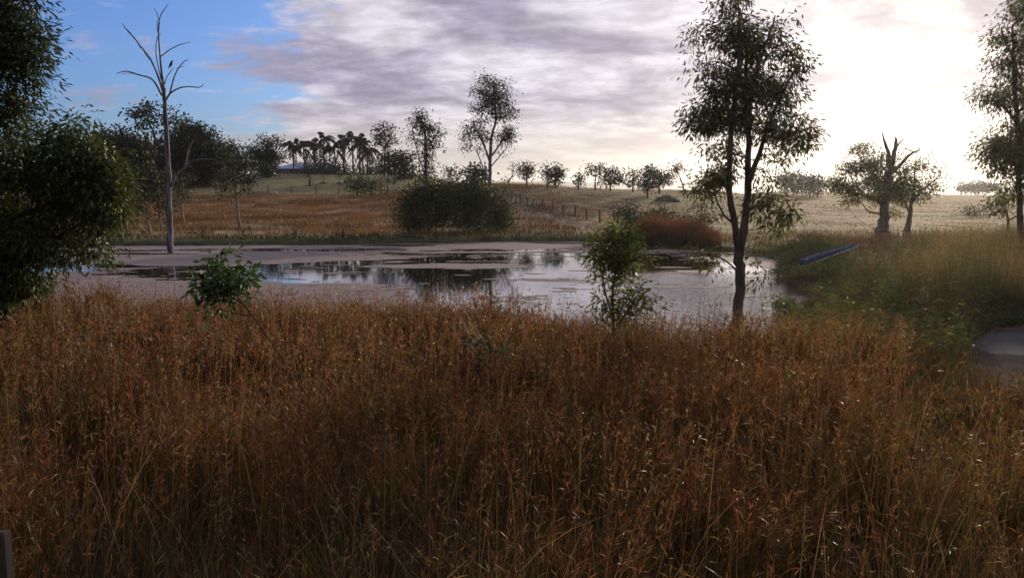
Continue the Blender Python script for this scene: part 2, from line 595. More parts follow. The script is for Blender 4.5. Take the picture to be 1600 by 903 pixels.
# floating weed: marching squares on a world grid
def algae_field(X, Y):
    lowY = np.interp(X, [-30, -15, -9, -5, -3, -1, 1, 3], [30.5, 29.0, 27.2, 25.2, 23.3, 20.0, 14.5, 8])
    upY = np.interp(X, [-30, -15, -10, -6, -3, 5.5, 7.5, 9.5, 10.5], [31.0, 32.0, 33.8, 36.4, 38.4, 38.8, 37.4, 33.5, 30.0])
    o = np.minimum(upY - Y, Y - lowY)
    n = (fbm(X * 0.30, Y * 0.62, 51, 6, 0.66) - 0.53) * 7.5
    f = n - o
    isl = 1.1 - np.hypot((X + 1.9) / 3.1, (Y - 32.6) / 1.0) + (fbm(X * .7, Y * 1.8, 55, 4) - .5) * 1.3
    f = np.maximum(f, isl)
    # thin dark slits in the far mat
    slit = (fbm(X * 0.16 + 4, Y * 0.8, 57, 6, 0.66) - 0.56) * 22
    f = np.where(Y > 37.0, np.minimum(f, -slit), f)
    # small scraps in the open water
    scrap = (fbm(X * 0.6 + 8, Y * 1.7, 59, 6, 0.68) - 0.635) * 10
    f = np.maximum(f, scrap)
    sd = sdpoly(X, Y, POND)
    return np.where(sd > -0.05, -1, f)


gx = np.arange(-40, 13.5, 0.11)
gy = np.arange(15, 49.5, 0.075)
AX, AY = np.meshgrid(gx, gy)
AF = algae_field(AX, AY)
nx = len(gx)
cs = [AF[:-1, :-1], AF[:-1, 1:], AF[1:, 1:], AF[1:, :-1]]
full = (cs[0] > 0) & (cs[1] > 0) & (cs[2] > 0) & (cs[3] > 0)
part = ((cs[0] > 0) | (cs[1] > 0) | (cs[2] > 0) | (cs[3] > 0)) & ~full
ii, jj = np.nonzero(full)
used, inv = np.unique(np.stack([ii * nx + jj, ii * nx + jj + 1, (ii + 1) * nx + jj + 1, (ii + 1) * nx + jj], 1).ravel(), return_inverse=True)
av = np.stack([AX.ravel()[used], AY.ravel()[used], np.full(len(used), 0.006)], 1)
aq = inv.reshape(-1, 4)
ii, jj = np.nonzero(part)
ex, polys = [], {3: [], 4: [], 5: [], 6: []}
base_n = len(av)
for a_, b_ in zip(ii, jj):
    cc = [(gx[b_], gy[a_], AF[a_, b_]), (gx[b_ + 1], gy[a_], AF[a_, b_ + 1]), (gx[b_ + 1], gy[a_ + 1], AF[a_ + 1, b_ + 1]), (gx[b_], gy[a_ + 1], AF[a_ + 1, b_])]
    pts = []
    for k in range(4):
        c0, c1 = cc[k], cc[(k + 1) % 4]
        if c0[2] > 0:
            pts.append((c0[0], c0[1]))
        if (c0[2] > 0) != (c1[2] > 0):
            t_ = c0[2] / (c0[2] - c1[2])
            pts.append((c0[0] + (c1[0] - c0[0]) * t_, c0[1] + (c1[1] - c0[1]) * t_))
    if len(pts) >= 3:
        s0 = base_n + len(ex)
        ex += [(p_[0], p_[1], 0.006) for p_ in pts]
        polys[len(pts)].append(list(range(s0, s0 + len(pts))))
av = np.concatenate([av, np.array(ex)]) if ex else av
tag(mesh_obj('pond_weed', av, [aq] + [np.array(v_) for v_ in polys.values() if v_], M_ALGAE),
    'pinkish grey mat of floating weed on the pond', 'pond weed', kind='stuff')

# distant hills
az = np.radians(np.linspace(-60, 60, 400))
hv, hf = [], []
for k, (rr, frac) in enumerate([(3600, 0.0), (3900, 0.6), (4150, 1.0), (4600, 0.2)]):
    nh = fbm(np.degrees(az) * 0.10 + 40, np.full(az.shape, 0.5), 77, 5)
    top = 36 + 46 * nh + 12 * sstep(np.degrees(az), 8, 14) + 10 * (fbm(np.degrees(az) * 0.9, az * 0 + 3.3, 79, 3) - .5)
    z_ = -7 + (top + 7) * frac
    hv.append(np.stack([rr * np.sin(az), rr * np.cos(az), z_], 1))
for k in range(3):
    i_ = np.arange(399)
    hf.append(np.stack([k * 400 + i_, k * 400 + i_ + 1, (k + 1) * 400 + i_ + 1, (k + 1) * 400 + i_], 1))
tag(mesh_obj('hills', np.concatenate(hv), [np.concatenate(hf)], M_HILL, smooth=True), 'low blue hills along the horizon', kind='structure')

# haze
M_HAZE, t = new_mat('haze')
pvn = t.n('ShaderNodeVolumePrincipled')
pvn.inputs['Color'].default_value = (0.93, 0.94, 0.98, 1)
pvn.inputs['Density'].default_value = 0.00014
pvn.inputs['Anisotropy'].default_value = 0.74
o_ = t.n('ShaderNodeOutputMaterial')
t.put(o_.inputs['Volume'], pvn.outputs[0])
hb = np.array([(x, y, z) for z in (-9.0, 92.0) for x, y in ((-5000, -5000), (5000, -5000), (5000, 5000), (-5000, 5000))], float)
tag(mesh_obj('haze', hb, [np.array([[0, 3, 2, 1], [4, 5, 6, 7], [0, 1, 5, 4], [1, 2, 6, 5], [2, 3, 7, 6], [3, 0, 4, 7]])], M_HAZE), 'thin morning haze', 'haze', kind='stuff')

# ------------------------------------------------------------------ grass
def blades(root, hgt, lean_az, lean, width, c_root, c_tip, rng, seg=3, curve=1.0, zmix=1.0):
    n = len(root)
    t_ = np.linspace(0, 1, seg + 1)
    ax_ = np.stack([np.cos(lean_az), np.sin(lean_az), np.zeros(n)], 1)
    fa = rng.uniform(0, 2 * np.pi, n)
    sd_ = np.stack([np.cos(fa), np.sin(fa), np.zeros(n)], 1)
    Vs, Cs = [], []
    for k, tt in enumerate(t_):
        c0 = root + np.array([0, 0, 1.0]) * (hgt * tt * (1 - 0.25 * curve * lean * tt))[:, None] + ax_ * (hgt * lean * tt ** (1 + curve))[:, None]
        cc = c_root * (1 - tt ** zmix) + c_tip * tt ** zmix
        if k < seg:
            wv = (width * (1 - 0.65 * tt))[:, None] * 0.5
            Vs += [c0 - sd_ * wv, c0 + sd_ * wv]
            Cs += [cc, cc]
        else:
            Vs.append(c0)
            Cs.append(cc)
            tip = c0
    m_ = 2 * seg + 1
    V = np.stack(Vs, 1).reshape(-1, 3)
    C = np.stack(Cs, 1).reshape(-1, 3)
    b_ = np.arange(n)[:, None] * m_
    Q = np.concatenate([b_ + np.array([[2 * k, 2 * k + 1, 2 * k + 3, 2 * k + 2]]) for k in range(seg - 1)], 0) if seg > 1 else np.zeros((0, 4), int)
    T = b_ + np.array([[2 * seg - 2, 2 * seg - 1, 2 * seg]])
    return V, C, Q, T, tip, ax_


class Bag:
    def __init__(s):
        s.V, s.C, s.Q, s.T, s.n = [], [], [], [], 0

    def add(s, V, C, Q=None, T=None):
        s.V.append(V)
        s.C.append(C)
        if Q is not None and len(Q):
            s.Q.append(Q + s.n)
        if T is not None and len(T):
            s.T.append(T + s.n)
        s.n += len(V)

    def obj(s, name, mat, parent=None, loc=None):
        F = []
        if s.Q:
            F.append(np.concatenate(s.Q))
        if s.T:
            F.append(np.concatenate(s.T))
        return mesh_obj(name, np.concatenate(s.V), F, mat, parent, np.concatenate(s.C), loc=loc)


def scatter(rng, n, x0, x1, y0, y1):
    return rng.uniform(x0, x1, n), rng.uniform(y0, y1, n)


rng = np.random.default_rng(7)
WIND = 0.5
bag = Bag()
NT_ = 2100
cy0 = 1.5 + (17.5 - 1.5) * rng.random(NT_) ** 0.62
cx0 = rng.uniform(-1, 1, NT_) * (0.72 * cy0 + 1.8)
cnt = rng.integers(24, 105, NT_)
tid = np.repeat(np.arange(NT_), cnt)
N1 = len(tid)
ray = np.abs(rng.normal(0, .12, N1))
raz = rng.uniform(0, 2 * np.pi, N1)
rx, ry = cx0[tid] + ray * np.cos(raz), cy0[tid] + ray * np.sin(raz)
N = 20000
ry2 = 1.6 + (17.5 - 1.6) * rng.random(N) ** 0.75
rx2 = rng.uniform(-1, 1, N) * (0.72 * ry2 + 1.8)
rx, ry = np.concatenate([rx, rx2]), np.concatenate([ry, ry2])
raz = np.concatenate([raz, rng.uniform(0, 6.28, N)])
ray = np.concatenate([ray, rng.uniform(0, .12, N)])
thg = np.concatenate([rng.uniform(.55, 1.25, NT_)[tid], np.full(N, .85)])
ttone = np.concatenate([rng.random(NT_)[tid], rng.random(N)])
sdp = sdpoly(rx, ry, POND)
sas = sdpoly(rx, ry, SAND)
dens = 0.12 + 1.1 * sstep(fbm(rx * 0.9, ry * 0.9, 101, 3), 0.36, 0.50)
dens *= sstep(sdp, -0.25, 0.5) * (.42 + .58 * sstep(ry, 3.0, 9.0))
dens *= np.where(sas < 0.1, np.where(ry < 11.2, 0.30 * sstep(fbm(rx * 2.3, ry * 2.3, 103, 2), .45, .6) , 0.01), 1.0)
hollow = sstep(rx / ry + .09 * (fbm(rx * .8, ry * .8, 105, 3) - .5), .335, .40) * sstep(ry + 2 * (fbm(rx * .6, ry * .6, 106, 2) - .5), 10.6, 12.2)
dens *= 1 - .88 * hollow
u_ = rx / ry
dens *= 1 - .6 * sstep(u_, .22, .27) * sstep(ry, 12.0, 13.0)
keep = rng.random(len(rx)) < np.clip(dens, 0, 1)
# the stems before the sandy track stay low so that it shows
rx, ry, raz, ray, thg, ttone = (q_[keep] for q_ in (rx, ry, raz, ray, thg, ttone))
n = len(rx)
rz = H(rx, ry)
clump = fbm(rx * 0.55, ry * 0.55, 107, 3)
fine = vnoise(rx * 3.1, ry * 3.1, 109)
hgt = (0.60 + 0.38 * sstep(clump, 0.3, 0.7)) * rng.uniform(0.6, 1.14, n) * thg
hgt *= 1 - 0.5 * sstep(rx - 0.50 * ry, -0.2, .7) * sstep(ry, 5.0, 7.5)
hgt *= 1.0 - 0.42 * sstep(ry, 10.5, 13.0) * sstep(rx, -1, 2) 
tall = rng.random(n) < 0.02
hgt[tall] *= rng.uniform(1.15, 1.4, tall.sum())
laz = raz + rng.normal(0, .5, n)
pl_ = sstep(fbm(rx * .45, ry * .45, 171, 2), .52, .68)
fdir = 6.28 * vnoise(rx * .22, ry * .22, 173)
laz = np.where(rng.random(n) < pl_ * .7, fdir + rng.normal(0, .35, n), laz)
lean = np.clip(ray * 1.5 + np.abs(rng.normal(0.05, 0.11, n)) + pl_ * .25, 0, .85)
root = np.stack([rx, ry, rz], 1)
gtone = sstep(fbm(rx * 0.8 + 5, ry * 0.8, 111, 3) * 0.7 + fine * 0.3, 0.42, 0.62)      # greener clumps
def pick(n, pal, rng, pw=None):
    pal = np.array(pal)
    return pal[rng.choice(len(pal), n, p=pw)] * rng.uniform(0.75, 1.25, (n, 1))
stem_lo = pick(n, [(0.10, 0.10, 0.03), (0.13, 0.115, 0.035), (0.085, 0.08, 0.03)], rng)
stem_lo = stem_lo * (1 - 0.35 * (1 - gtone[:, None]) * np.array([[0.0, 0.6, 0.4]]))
gsel = (ttone > .60)[:, None]
stem_hi = pick(n, [(0.20, 0.105, 0.04), (0.18, 0.075, 0.035), (0.17, 0.13, 0.045), (0.22, 0.14, 0.07)], rng)
stem_hi = np.where(gsel, pick(n, [(0.17, 0.16, 0.045), (0.21, 0.18, 0.065)], rng), stem_hi)
stem_lo = stem_lo * .5  # lower stems darkened for the shade deep in the grass
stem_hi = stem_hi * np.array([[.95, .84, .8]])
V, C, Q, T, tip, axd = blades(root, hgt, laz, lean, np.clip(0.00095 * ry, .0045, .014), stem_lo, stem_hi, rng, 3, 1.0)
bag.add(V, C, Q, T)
# seed heads: sprays of narrow spikelets that droop from the upper stem
K = 7
sel = rng.random(n) < np.where(ttone > .68, .6, .86)
ti, hh, az_ = tip[sel], hgt[sel], laz[sel]
rt = root[sel]
m = len(ti)
idx = np.repeat(np.arange(m), K)
fr = rng.uniform(0.70, 1.0, m * K) ** 0.8
lean_s = lean[sel][idx]
a2 = np.stack([np.cos(az_), np.sin(az_), np.zeros(m)], 1)[idx]
c0 = rt[idx] + np.array([0, 0, 1.0]) * (hh[idx] * fr * (1 - 0.25 * lean_s * fr))[:, None] + a2 * (hh[idx] * lean_s * fr ** 2)[:, None]
dr = unit(rng.normal(0, 1, (m * K, 3)) * np.array([0.55, 0.55, 0.45]) + a2 * 0.35 + np.array([0, 0, 0.75]))
sp_col = np.array([(0.28, 0.105, 0.045), (0.225, 0.068, 0.034), (0.31, 0.175, 0.085), (0.13, 0.048, 0.028)])[rng.choice(4, m, p=[.35, .25, .2, .2])]
sp_col = sp_col * rng.uniform(0.30, 0.92, (m, 1)) * np.array([[.95, 1.02, 1.05]]) * (0.8 + .45 * ttone[sel][:, None])
sp_col = sp_col * (1 + 0.12 * (vnoise(rt[:, 0] * .9, rt[:, 1] * .9, 117)[:, None] - .5) * np.array([[1, 2.2, 0.5]]))
olv = (sstep(rx[sel] - .12 * ry[sel] + 3 * (fbm(rx[sel] * .4, ry[sel] * .4, 118, 3) - .5), .3, 2.5) * .75 + .3 * sstep(fbm(rx[sel] * .7, ry[sel] * .7, 116, 3), .5, .62))[:, None]
sp_col = sp_col * (1 - olv) + sp_col * np.array([[.86, 1.18, 1.0]]) * olv
far_w = np.clip(rt[idx, 1] * .28, 1.0, 3.2)
V, F = leaf_mesh(c0, dr, rng.uniform(0.035, 0.10, m * K), rng.uniform(0.0022, 0.0055, m * K) * far_w, rng)
bag.add(V, np.repeat(sp_col[idx] * rng.uniform(0.5, 1.45, (m * K, 1)), 4, 0), F)
# emergent long stems with open heads standing above the rest
n = 5200
ey = 2.6 + 13 * rng.random(n) ** .7
ex_ = rng.uniform(-1, 1, n) * (.7 * ey + 1.2)
ok = (sdpoly(ex_, ey, POND) > .2) & ~((ex_ / ey > .37) & (ey > 11.3)) & ~((ex_ / ey > .5) & (ey > 6)) & (sdpoly(ex_, ey, SAND) > .1)
ex_, ey = ex_[ok], ey[ok]
n = len(ex_)
ec = pick(n, [(0.25, 0.145, 0.07), (0.27, 0.11, 0.05), (0.20, 0.15, 0.065)], rng)
eh, el_ = rng.uniform(.85, 1.25, n), np.abs(rng.normal(.12, .16, n))
eh *= 1.0 - 0.35 * sstep(ey, 10.5, 13.0) * sstep(ex_, -1, 2)
V, C, Q, T, et, ea = blades(np.stack([ex_, ey, H(ex_, ey)], 1), eh, rng.normal(.6, 1.3, n), el_, np.clip(.0009 * ey, .0035, .012), ec * .6, ec, rng, 4, 1.2)
bag.add(V, C, Q, T)
idx = np.repeat(np.arange(n), 9)
V, F = leaf_mesh(et[idx] - (np.array([0, 0, 1.]) * eh[idx, None] + ea[idx] * el_[idx, None]) * rng.uniform(0, .25, (n * 9, 1)), unit(rng.normal(0, .45, (n * 9, 3)) + ea[idx] * .3 + [0, 0, .7]),
                 rng.uniform(.03, .075, n * 9), np.clip(.0011 * ey[idx], .004, .014), rng)
bag.add(V, np.repeat(ec[idx] * rng.uniform(.7, 1.35, (n * 9, 1)), 4, 0), F)
# taller wispy seed stalks along the shore
n = 1500
wy = 10.5 + 6.5 * rng.random(n)
wx = rng.uniform(-11, 6.5, n)
ok = (sdpoly(wx, wy, POND) > -.5) & (fbm(wx * .9, wy * .9, 119, 2) > .47) & (sdpoly(wx, wy, SAND) > .3)
wx, wy = wx[ok], wy[ok]
n = len(wx)
wr = np.stack([wx, wy, np.maximum(H(wx, wy), 0)], 1)
wc = pick(n, [(0.16, 0.085, 0.045), (0.12, 0.07, 0.04)], rng)
wh, wl = rng.uniform(.95, 1.4, n) * np.where(wx > 0, .88, .9), np.abs(rng.normal(.15, .2, n))
V, C, Q, T, wt, wa = blades(wr, wh, rng.uniform(0, 6.28, n), wl, np.full(n, .009), wc * .8, wc, rng, 4, 1.2)
bag.add(V, C, Q, T)
idx = np.repeat(np.arange(n), 6)
V, F = leaf_mesh(wt[idx] - (np.array([0, 0, 1.]) * wh[idx, None] + wa[idx] * wl[idx, None]) * rng.uniform(0, .28, (n * 6, 1)), unit(rng.normal(0, .7, (n * 6, 3)) + [0, 0, .5]), .07, .009, rng)
bag.add(V, np.repeat(wc[idx] * 1.2, 4, 0), F)
# leaf blades, arching
N2 = 60000
ly = 1.6 + (17.0 - 1.6) * rng.random(N2) ** 0.8
lx = rng.uniform(-1, 1, N2) * (0.72 * ly + 1.8)
kp = (sdpoly(lx, ly, POND) > 0.1) & (sdpoly(lx, ly, SAND) > -0.1) & (rng.random(N2) < 0.35 + 0.9 * sstep(fbm(lx * 1.1, ly * 1.1, 101, 3), 0.36, 0.56))
lx, ly = lx[kp], ly[kp]
n = len(lx)
gt2 = sstep(fbm(lx * 0.8 + 5, ly * 0.8, 111, 3), 0.40, 0.6)
crt = pick(n, [(0.085, 0.10, 0.028), (0.12, 0.11, 0.035), (0.15, 0.095, 0.04)], rng)
ctp = pick(n, [(0.11, 0.12, 0.035), (0.16, 0.10, 0.04), (0.18, 0.145, 0.08), (0.13, 0.06, 0.03)], rng)
V, C, Q, T, tip2, _ = blades(np.stack([lx, ly, H(lx, ly)], 1), rng.uniform(0.3, 0.75, n), rng.uniform(0, 6.28, n), np.abs(rng.normal(0.35, 0.25, n)),
                             np.where(ly > 9, 0.010, 0.0065), crt, ctp, rng, 3, 1.3)
bag.add(V, C, Q, T)
# a few long pale stalks close to the camera
n = 130
ly = rng.uniform(2.4, 6.5, n)
lx = rng.uniform(-1, 1, n) * (0.66 * ly)
V, C, Q, T, tp, _ = blades(np.stack([lx, ly, H(lx, ly)], 1), rng.uniform(0.8, 1.25, n), rng.uniform(0, 6.28, n), rng.uniform(0.1, 0.7, n),
                           np.full(n, 0.006), pick(n, [(0.22, 0.2, 0.11)], rng), pick(n, [(0.38, 0.28, 0.17), (0.3, 0.14, 0.08)], rng), rng, 5, 0.9)
bag.add(V, C, Q, T)
tag(bag.obj('tall_grass', M_GRASS), 'tall reddish brown seeding grass filling the near bank', 'grass', kind='stuff')

BOAT_A, BOAT_B = np.array([11.0, 30.5]), np.array([15.2, 35.6])


def near_boat(X, Y):
    # the boat and the flattened grass on its pond side
    e = BOAT_B - BOAT_A
    tt = np.clip(((X - BOAT_A[0]) * e[0] + (Y - BOAT_A[1]) * e[1]) / (e @ e), 0, 1)
    dx, dy = X - BOAT_A[0] - tt * e[0], Y - BOAT_A[1] - tt * e[1]
    return (np.hypot(dx, dy) < .5) | ((np.hypot(dx, dy) < 3.4 - 1.8 * tt) & (dy < 0))


# tall reeds and grass on the right bank
rng = np.random.default_rng(17)
bag = Bag()
N = 60000
rx, ry = scatter(rng, N, 6.5, 27, 15.5, 36)
sdp = sdpoly(rx, ry, POND)
zone = sstep(sdp + (fbm(rx * .5, ry * .5, 121, 3) - .5) * 3, 1.6, 3.0) * sstep(sdpoly(rx, ry, SAND), -0.2, 0.4)
zone *= sstep(ry, 36, 31)
zone *= np.where(near_boat(rx, ry), 0, 1)
kp = rng.random(N) < zone * (0.55 + 0.6 * sstep(fbm(rx * .9, ry * .9, 123, 3), .4, .55)) * np.where(ry < 20, 1, .8)
rx, ry = rx[kp], ry[kp]
n = len(rx)
tallness = sstep(rx - 0.42 * ry, -0.5, 3.5)
big = sstep(fbm(rx * .4, ry * .4, 125, 2), .3, .7)
hgt = (0.45 + 0.72 * tallness + 0.6 * big) * rng.uniform(0.5, 1.2, n)
clo = pick(n, [(0.06, 0.07, 0.028), (0.08, 0.08, 0.035), (0.09, 0.075, 0.04)], rng)
chi = pick(n, [(0.30, 0.22, 0.12), (0.24, 0.20, 0.10), (0.33, 0.20, 0.11), (0.17, 0.17, 0.08)], rng)
gg = sstep(fbm(rx * .7 + 3, ry * .7, 127, 3) + .15 * sstep(rx - .42 * ry, 2.5, -1), .44, .6)[:, None]
chi = chi * (1 - gg) + pick(n, [(0.075, 0.095, 0.04), (0.10, 0.105, 0.045)], rng) * gg
V, C, Q, T, tip, _ = blades(np.stack([rx, ry, H(rx, ry)], 1), hgt, rng.uniform(0, 6.28, n), np.abs(rng.normal(0.12, 0.14, n)), np.full(n, 0.013), clo * .8, chi, rng, 3, 1.2)
bag.add(V, C, Q, T)
K = 3
idx = np.repeat(np.arange(n), K)
hd = unit(rng.normal(0, 1, (n * K, 3)) * np.array([.6, .6, .3]) + np.array([0, 0, .6]))
V, F = leaf_mesh(tip[idx] - np.array([0, 0, 1]) * rng.uniform(0.02, .3, n * K)[:, None], hd, rng.uniform(.06, .14, n * K), .011, rng)
bag.add(V, np.repeat((chi[idx] * 1.15), 4, 0), F)
tag(bag.obj('bank_reeds', M_GRASS), 'tall olive and brown reeds on the right bank behind the puddle', 'reeds', kind='stuff')

# low leafy green water plants round the right end of the pond
bag = Bag()
N = 34000
rx, ry = scatter(rng, N, 4.0, 15, 11.2, 42)
sdp = sdpoly(rx, ry, POND)
nz = fbm(rx * .6, ry * .6, 131, 3)
zone = sstep(sdp + (nz - .5) * 2.4, -0.55, 0.0) * np.maximum(sstep(sdp + (nz - .5) * 3, 3.4, 1.8), sstep(ry, 20.5, 18) * sstep(rx / ry, .34, .38)) * sstep(ry, 41, 35) * sstep(sdpoly(rx, ry, SAND), -.3, .3)
zone *= np.where(ry < 16, sstep(rx / ry, .33, .38) * .8, 1)
kp = (rng.random(N) < zone) & ~(near_boat(rx, ry) & (rng.random(N) < .72))
rx, ry = rx[kp], ry[kp]
n = len(rx)
pn = fbm(rx * 1.1, ry * 1.1, 139, 3)
hgt = rng.uniform(.2, .5, n) * (.45 + 1.25 * sstep(pn, .35, .65)) * np.where(near_boat(rx, ry), .5, 1) * (0.7 + 0.9 * sstep(sdpoly(rx, ry, POND), 0, 1.6))
root = np.stack([rx, ry, np.maximum(H(rx, ry), -0.02)], 1)
gcol = pick(n, [(0.075, 0.12, 0.045), (0.10, 0.15, 0.055), (0.06, 0.095, 0.04), (0.12, 0.12, 0.05)], rng) * (.45 + .9 * vnoise(rx * 1.4, ry * 1.4, 137))[:, None]
brn = sstep(fbm(rx * .9 + 7, ry * .9, 138, 3), .52, .62)[:, None] * .8
gcol = gcol * (1 - brn) + pick(n, [(0.13, 0.085, 0.045), (0.10, 0.075, 0.04)], rng) * brn
V, C, Q, T, tip, _ = blades(root, hgt, rng.uniform(0, 6.28, n), np.abs(rng.normal(.2, .15, n)), np.full(n, .008), gcol * .8, gcol, rng, 2)
bag.add(V, C, Q, T)
K = 8
idx = np.repeat(np.arange(n), K)
fr = rng.uniform(.35, 1, n * K)[:, None]
c0 = root[idx] * (1 - fr) + tip[idx] * fr + rng.normal(0, .03, (n * K, 3))
dr = unit(rng.normal(0, 1, (n * K, 3)) * np.array([1, 1, .45]) + np.array([0, 0, .15]))
V, F = leaf_mesh(c0, dr, rng.uniform(.09, .17, n * K), rng.uniform(.02, .036, n * K), rng)
bag.add(V, np.repeat(gcol[idx] * rng.uniform(.7, 1.35, (n * K, 1)), 4, 0), F)
tag(bag.obj('water_plants', M_LEAF), 'low leafy green plants crowding the right shore of the pond', 'water plants', kind='stuff')

# stubs of plants standing in the sparkling shallows
bag = Bag()
N = 5200
rx, ry = scatter(rng, N, 3.0, 10, 15.5, 31)
sdp = sdpoly(rx, ry, POND)
kp = (sdp < 0) & (rng.random(N) < sstep(sdp, -2.6, -.1) * sstep(fbm(rx * 1.0, ry * 1.0, 135, 3), .45, .6))
rx, ry = rx[kp], ry[kp]
n = len(rx)
cc = pick(n, [(0.09, 0.085, 0.035), (0.10, 0.065, 0.035)], rng)
V, C, Q, T, tip, _ = blades(np.stack([rx, ry, np.full(n, -.02)], 1), rng.uniform(.08, .30, n), rng.uniform(0, 6.28, n), np.abs(rng.normal(.35, .3, n)), np.full(n, .013), cc, cc, rng, 2)
bag.add(V, C, Q, T)
tag(bag.obj('shallow_weeds', M_LEAF), 'thin weeds poking out of the sparkling shallows', 'weeds', kind='stuff')

# meadow on the right beyond the reeds, around the blue boat
bag = Bag()
N = 42000
rx, ry = scatter(rng, N, 7.5, 34, 26, 58)
sdp = sdpoly(rx, ry, POND)
kp = (sdp > .8) & (rng.random(N) < sstep(ry, 58, 44) * (.35 + .8 * sstep(fbm(rx * .5, ry * .5, 141, 3), .4, .56))) & (rx / ry < .8)
kp &= ~((rx < 11.2) & (ry > 40))
kp &= ~near_boat(rx, ry)
rx, ry = rx[kp], ry[kp]
n = len(rx)
gr = sstep(sdpoly(rx, ry, POND), 2.8, 1.0)[:, None]
hgt = rng.uniform(.3, .62, n) * (1 - .4 * sstep(ry, 40, 52))
clo = pick(n, [(0.15, 0.10, 0.05), (0.12, 0.09, 0.045)], rng) * (1 - gr) + np.array((.05, .06, .025)) * gr
chi = pick(n, [(0.33, 0.20, 0.10), (0.30, 0.225, 0.125), (0.30, 0.15, 0.07)], rng) * (1 - gr) + np.array((.08, .085, .035)) * gr
V, C, Q, T, tip, _ = blades(np.stack([rx, ry, H(rx, ry)], 1), hgt, rng.uniform(0, 6.28, n), np.abs(rng.normal(.25, .2, n)), np.full(n, .022), clo, chi, rng, 2)
bag.add(V, C, Q, T)
tag(bag.obj('meadow_grass', M_FGRASS), 'straw and rust coloured meadow grass around the blue boat', 'grass', kind='stuff')

# red-topped reed stand on the far right shore
bag = Bag()
N = 15000
rx, ry = scatter(rng, N, 6.2, 11.6, 40.2, 46)
sdr = sdpoly(rx, ry, np.array([(6.6, 46), (6.9, 43.4), (8.3, 42.0), (10.4, 40.8), (11.0, 42.4), (10.6, 45.5)], float))
kp = (sdr + (fbm(rx, ry, 151, 2) - .5) * .9 < 0) & (rng.random(N) < .25 + 1.2 * sstep(fbm(rx * 2.2, ry * 2.2, 155, 2), .3, .55))
rx, ry, sdr = rx[kp], ry[kp], sdr[kp]
n = len(rx)
hgt = rng.uniform(1.05, 1.5, n) * (0.86 + .14 * sstep(sdr, 0, -.4)) * (.45 + .95 * fbm(rx * 1.7, ry * 1.7, 153, 3)) * (1 - 0.3 * sstep(rx, 9.2, 10.9))
clo = pick(n, [(0.08, 0.062, 0.048), (0.055, 0.052, 0.036)], rng) * .8
chi = pick(n, [(0.34, 0.115, 0.055), (0.28, 0.09, 0.05), (0.29, 0.16, 0.09)], rng)
V, C, Q, T, tip, _ = blades(np.stack([rx, ry, H(rx, ry)], 1), hgt, rng.uniform(0, 6.28, n), np.abs(rng.normal(.15, .12, n)), np.full(n, .022), clo, chi, rng, 5, 1.0, 2.3)
bag.add(V, C, Q, T)
tag(bag.obj('red_reeds', M_FGRASS), 'dense stand of red topped reeds at the far right shore', 'reeds', kind='stuff')

# orange field grass on the left slope and green shore grass
bag = Bag()
N = 115000
rx, ry = scatter(rng, N, -58, 9, 46, 106)
sdp = sdpoly(rx, ry, POND)
nz = fbm(rx * .12, ry * .2, 31, 5)
nzc = fbm(rx * .4, ry * .7, 163, 4)
shore = sstep(sdp, 4.6, 2.0)
u_ = rx / ry
kp = (sdp > .15) & (u_ > -.72) & (rng.random(N) < np.maximum(shore * .9, sstep(nzc, .42, .54) * sstep(rx, 8, 2)))
rx, ry, shore, nz, nzc = rx[kp], ry[kp], shore[kp], nz[kp], nzc[kp]
n = len(rx)
hgt = rng.uniform(.22, .5, n) * (1 - .25 * shore)
clo = pick(n, [(0.15, 0.085, 0.04), (0.13, 0.09, 0.045)], rng)
chi = pick(n, [(0.29, 0.135, 0.055), (0.25, 0.105, 0.042), (0.28, 0.17, 0.085), (0.2, 0.14, 0.07)], rng)
bd = .62 + .7 * sstep(fbm(rx * .09, ry * .22, 167, 4), .38, .6)[:, None]
clo, chi = clo * bd, chi * bd
s3 = shore[:, None]
clo = clo * (1 - s3) + pick(n, [(0.04, 0.055, 0.022)], rng) * s3
chi = chi * (1 - s3) + pick(n, [(0.075, 0.09, 0.035), (0.10, 0.095, 0.04), (0.05, 0.07, 0.03)], rng) * s3
V, C, Q, T, tip, _ = blades(np.stack([rx, ry, H(rx, ry)], 1), hgt, rng.uniform(0, 6.28, n), np.abs(rng.normal(.35, .25, n)), np.full(n, .035), clo, chi, rng, 2)
bag.add(V, C, Q, T)
tag(bag.obj('slope_grass', M_FGRASS), 'orange dry grass on the left slope with green grass at the shore', 'grass', kind='stuff')

# short rough grass over the paddocks
rng = np.random.default_rng(23)
bag = Bag()
N = 110000
rx = rng.uniform(-8, 95, N)
ry = 49 + 95 * rng.random(N) ** 1.3
nz = fbm(rx * .35, ry * .6, 181, 4)
n4 = fbm(rx * .06, ry * .12, 183, 3)
kp = (rx / ry < .72) & (rx / ry > -.14) & (rng.random(N) < .55 * sstep(nz + .35 * (n4 - .5), .44, .58))
rx, ry, nz = rx[kp], ry[kp], nz[kp]
n = len(rx)
clo = pick(n, [(0.25, 0.17, 0.09), (0.22, 0.165, 0.08)], rng)
chi = pick(n, [(0.36, 0.26, 0.14), (0.32, 0.21, 0.11), (0.29, 0.25, 0.12), (0.28, 0.17, 0.09)], rng)
V, C, Q, T, tip, _ = blades(np.stack([rx, ry, H(rx, ry)], 1), rng.uniform(.05, .16, n) * (.6 + nz), rng.uniform(0, 6.28, n), np.abs(rng.normal(.5, .3, n)), np.full(n, .06), clo, chi, rng, 2)
bag.add(V, C, Q, T)
tag(bag.obj('paddock_grass', M_FGRASS), 'short dry grass tufts over the golden paddock', 'grass', kind='stuff')

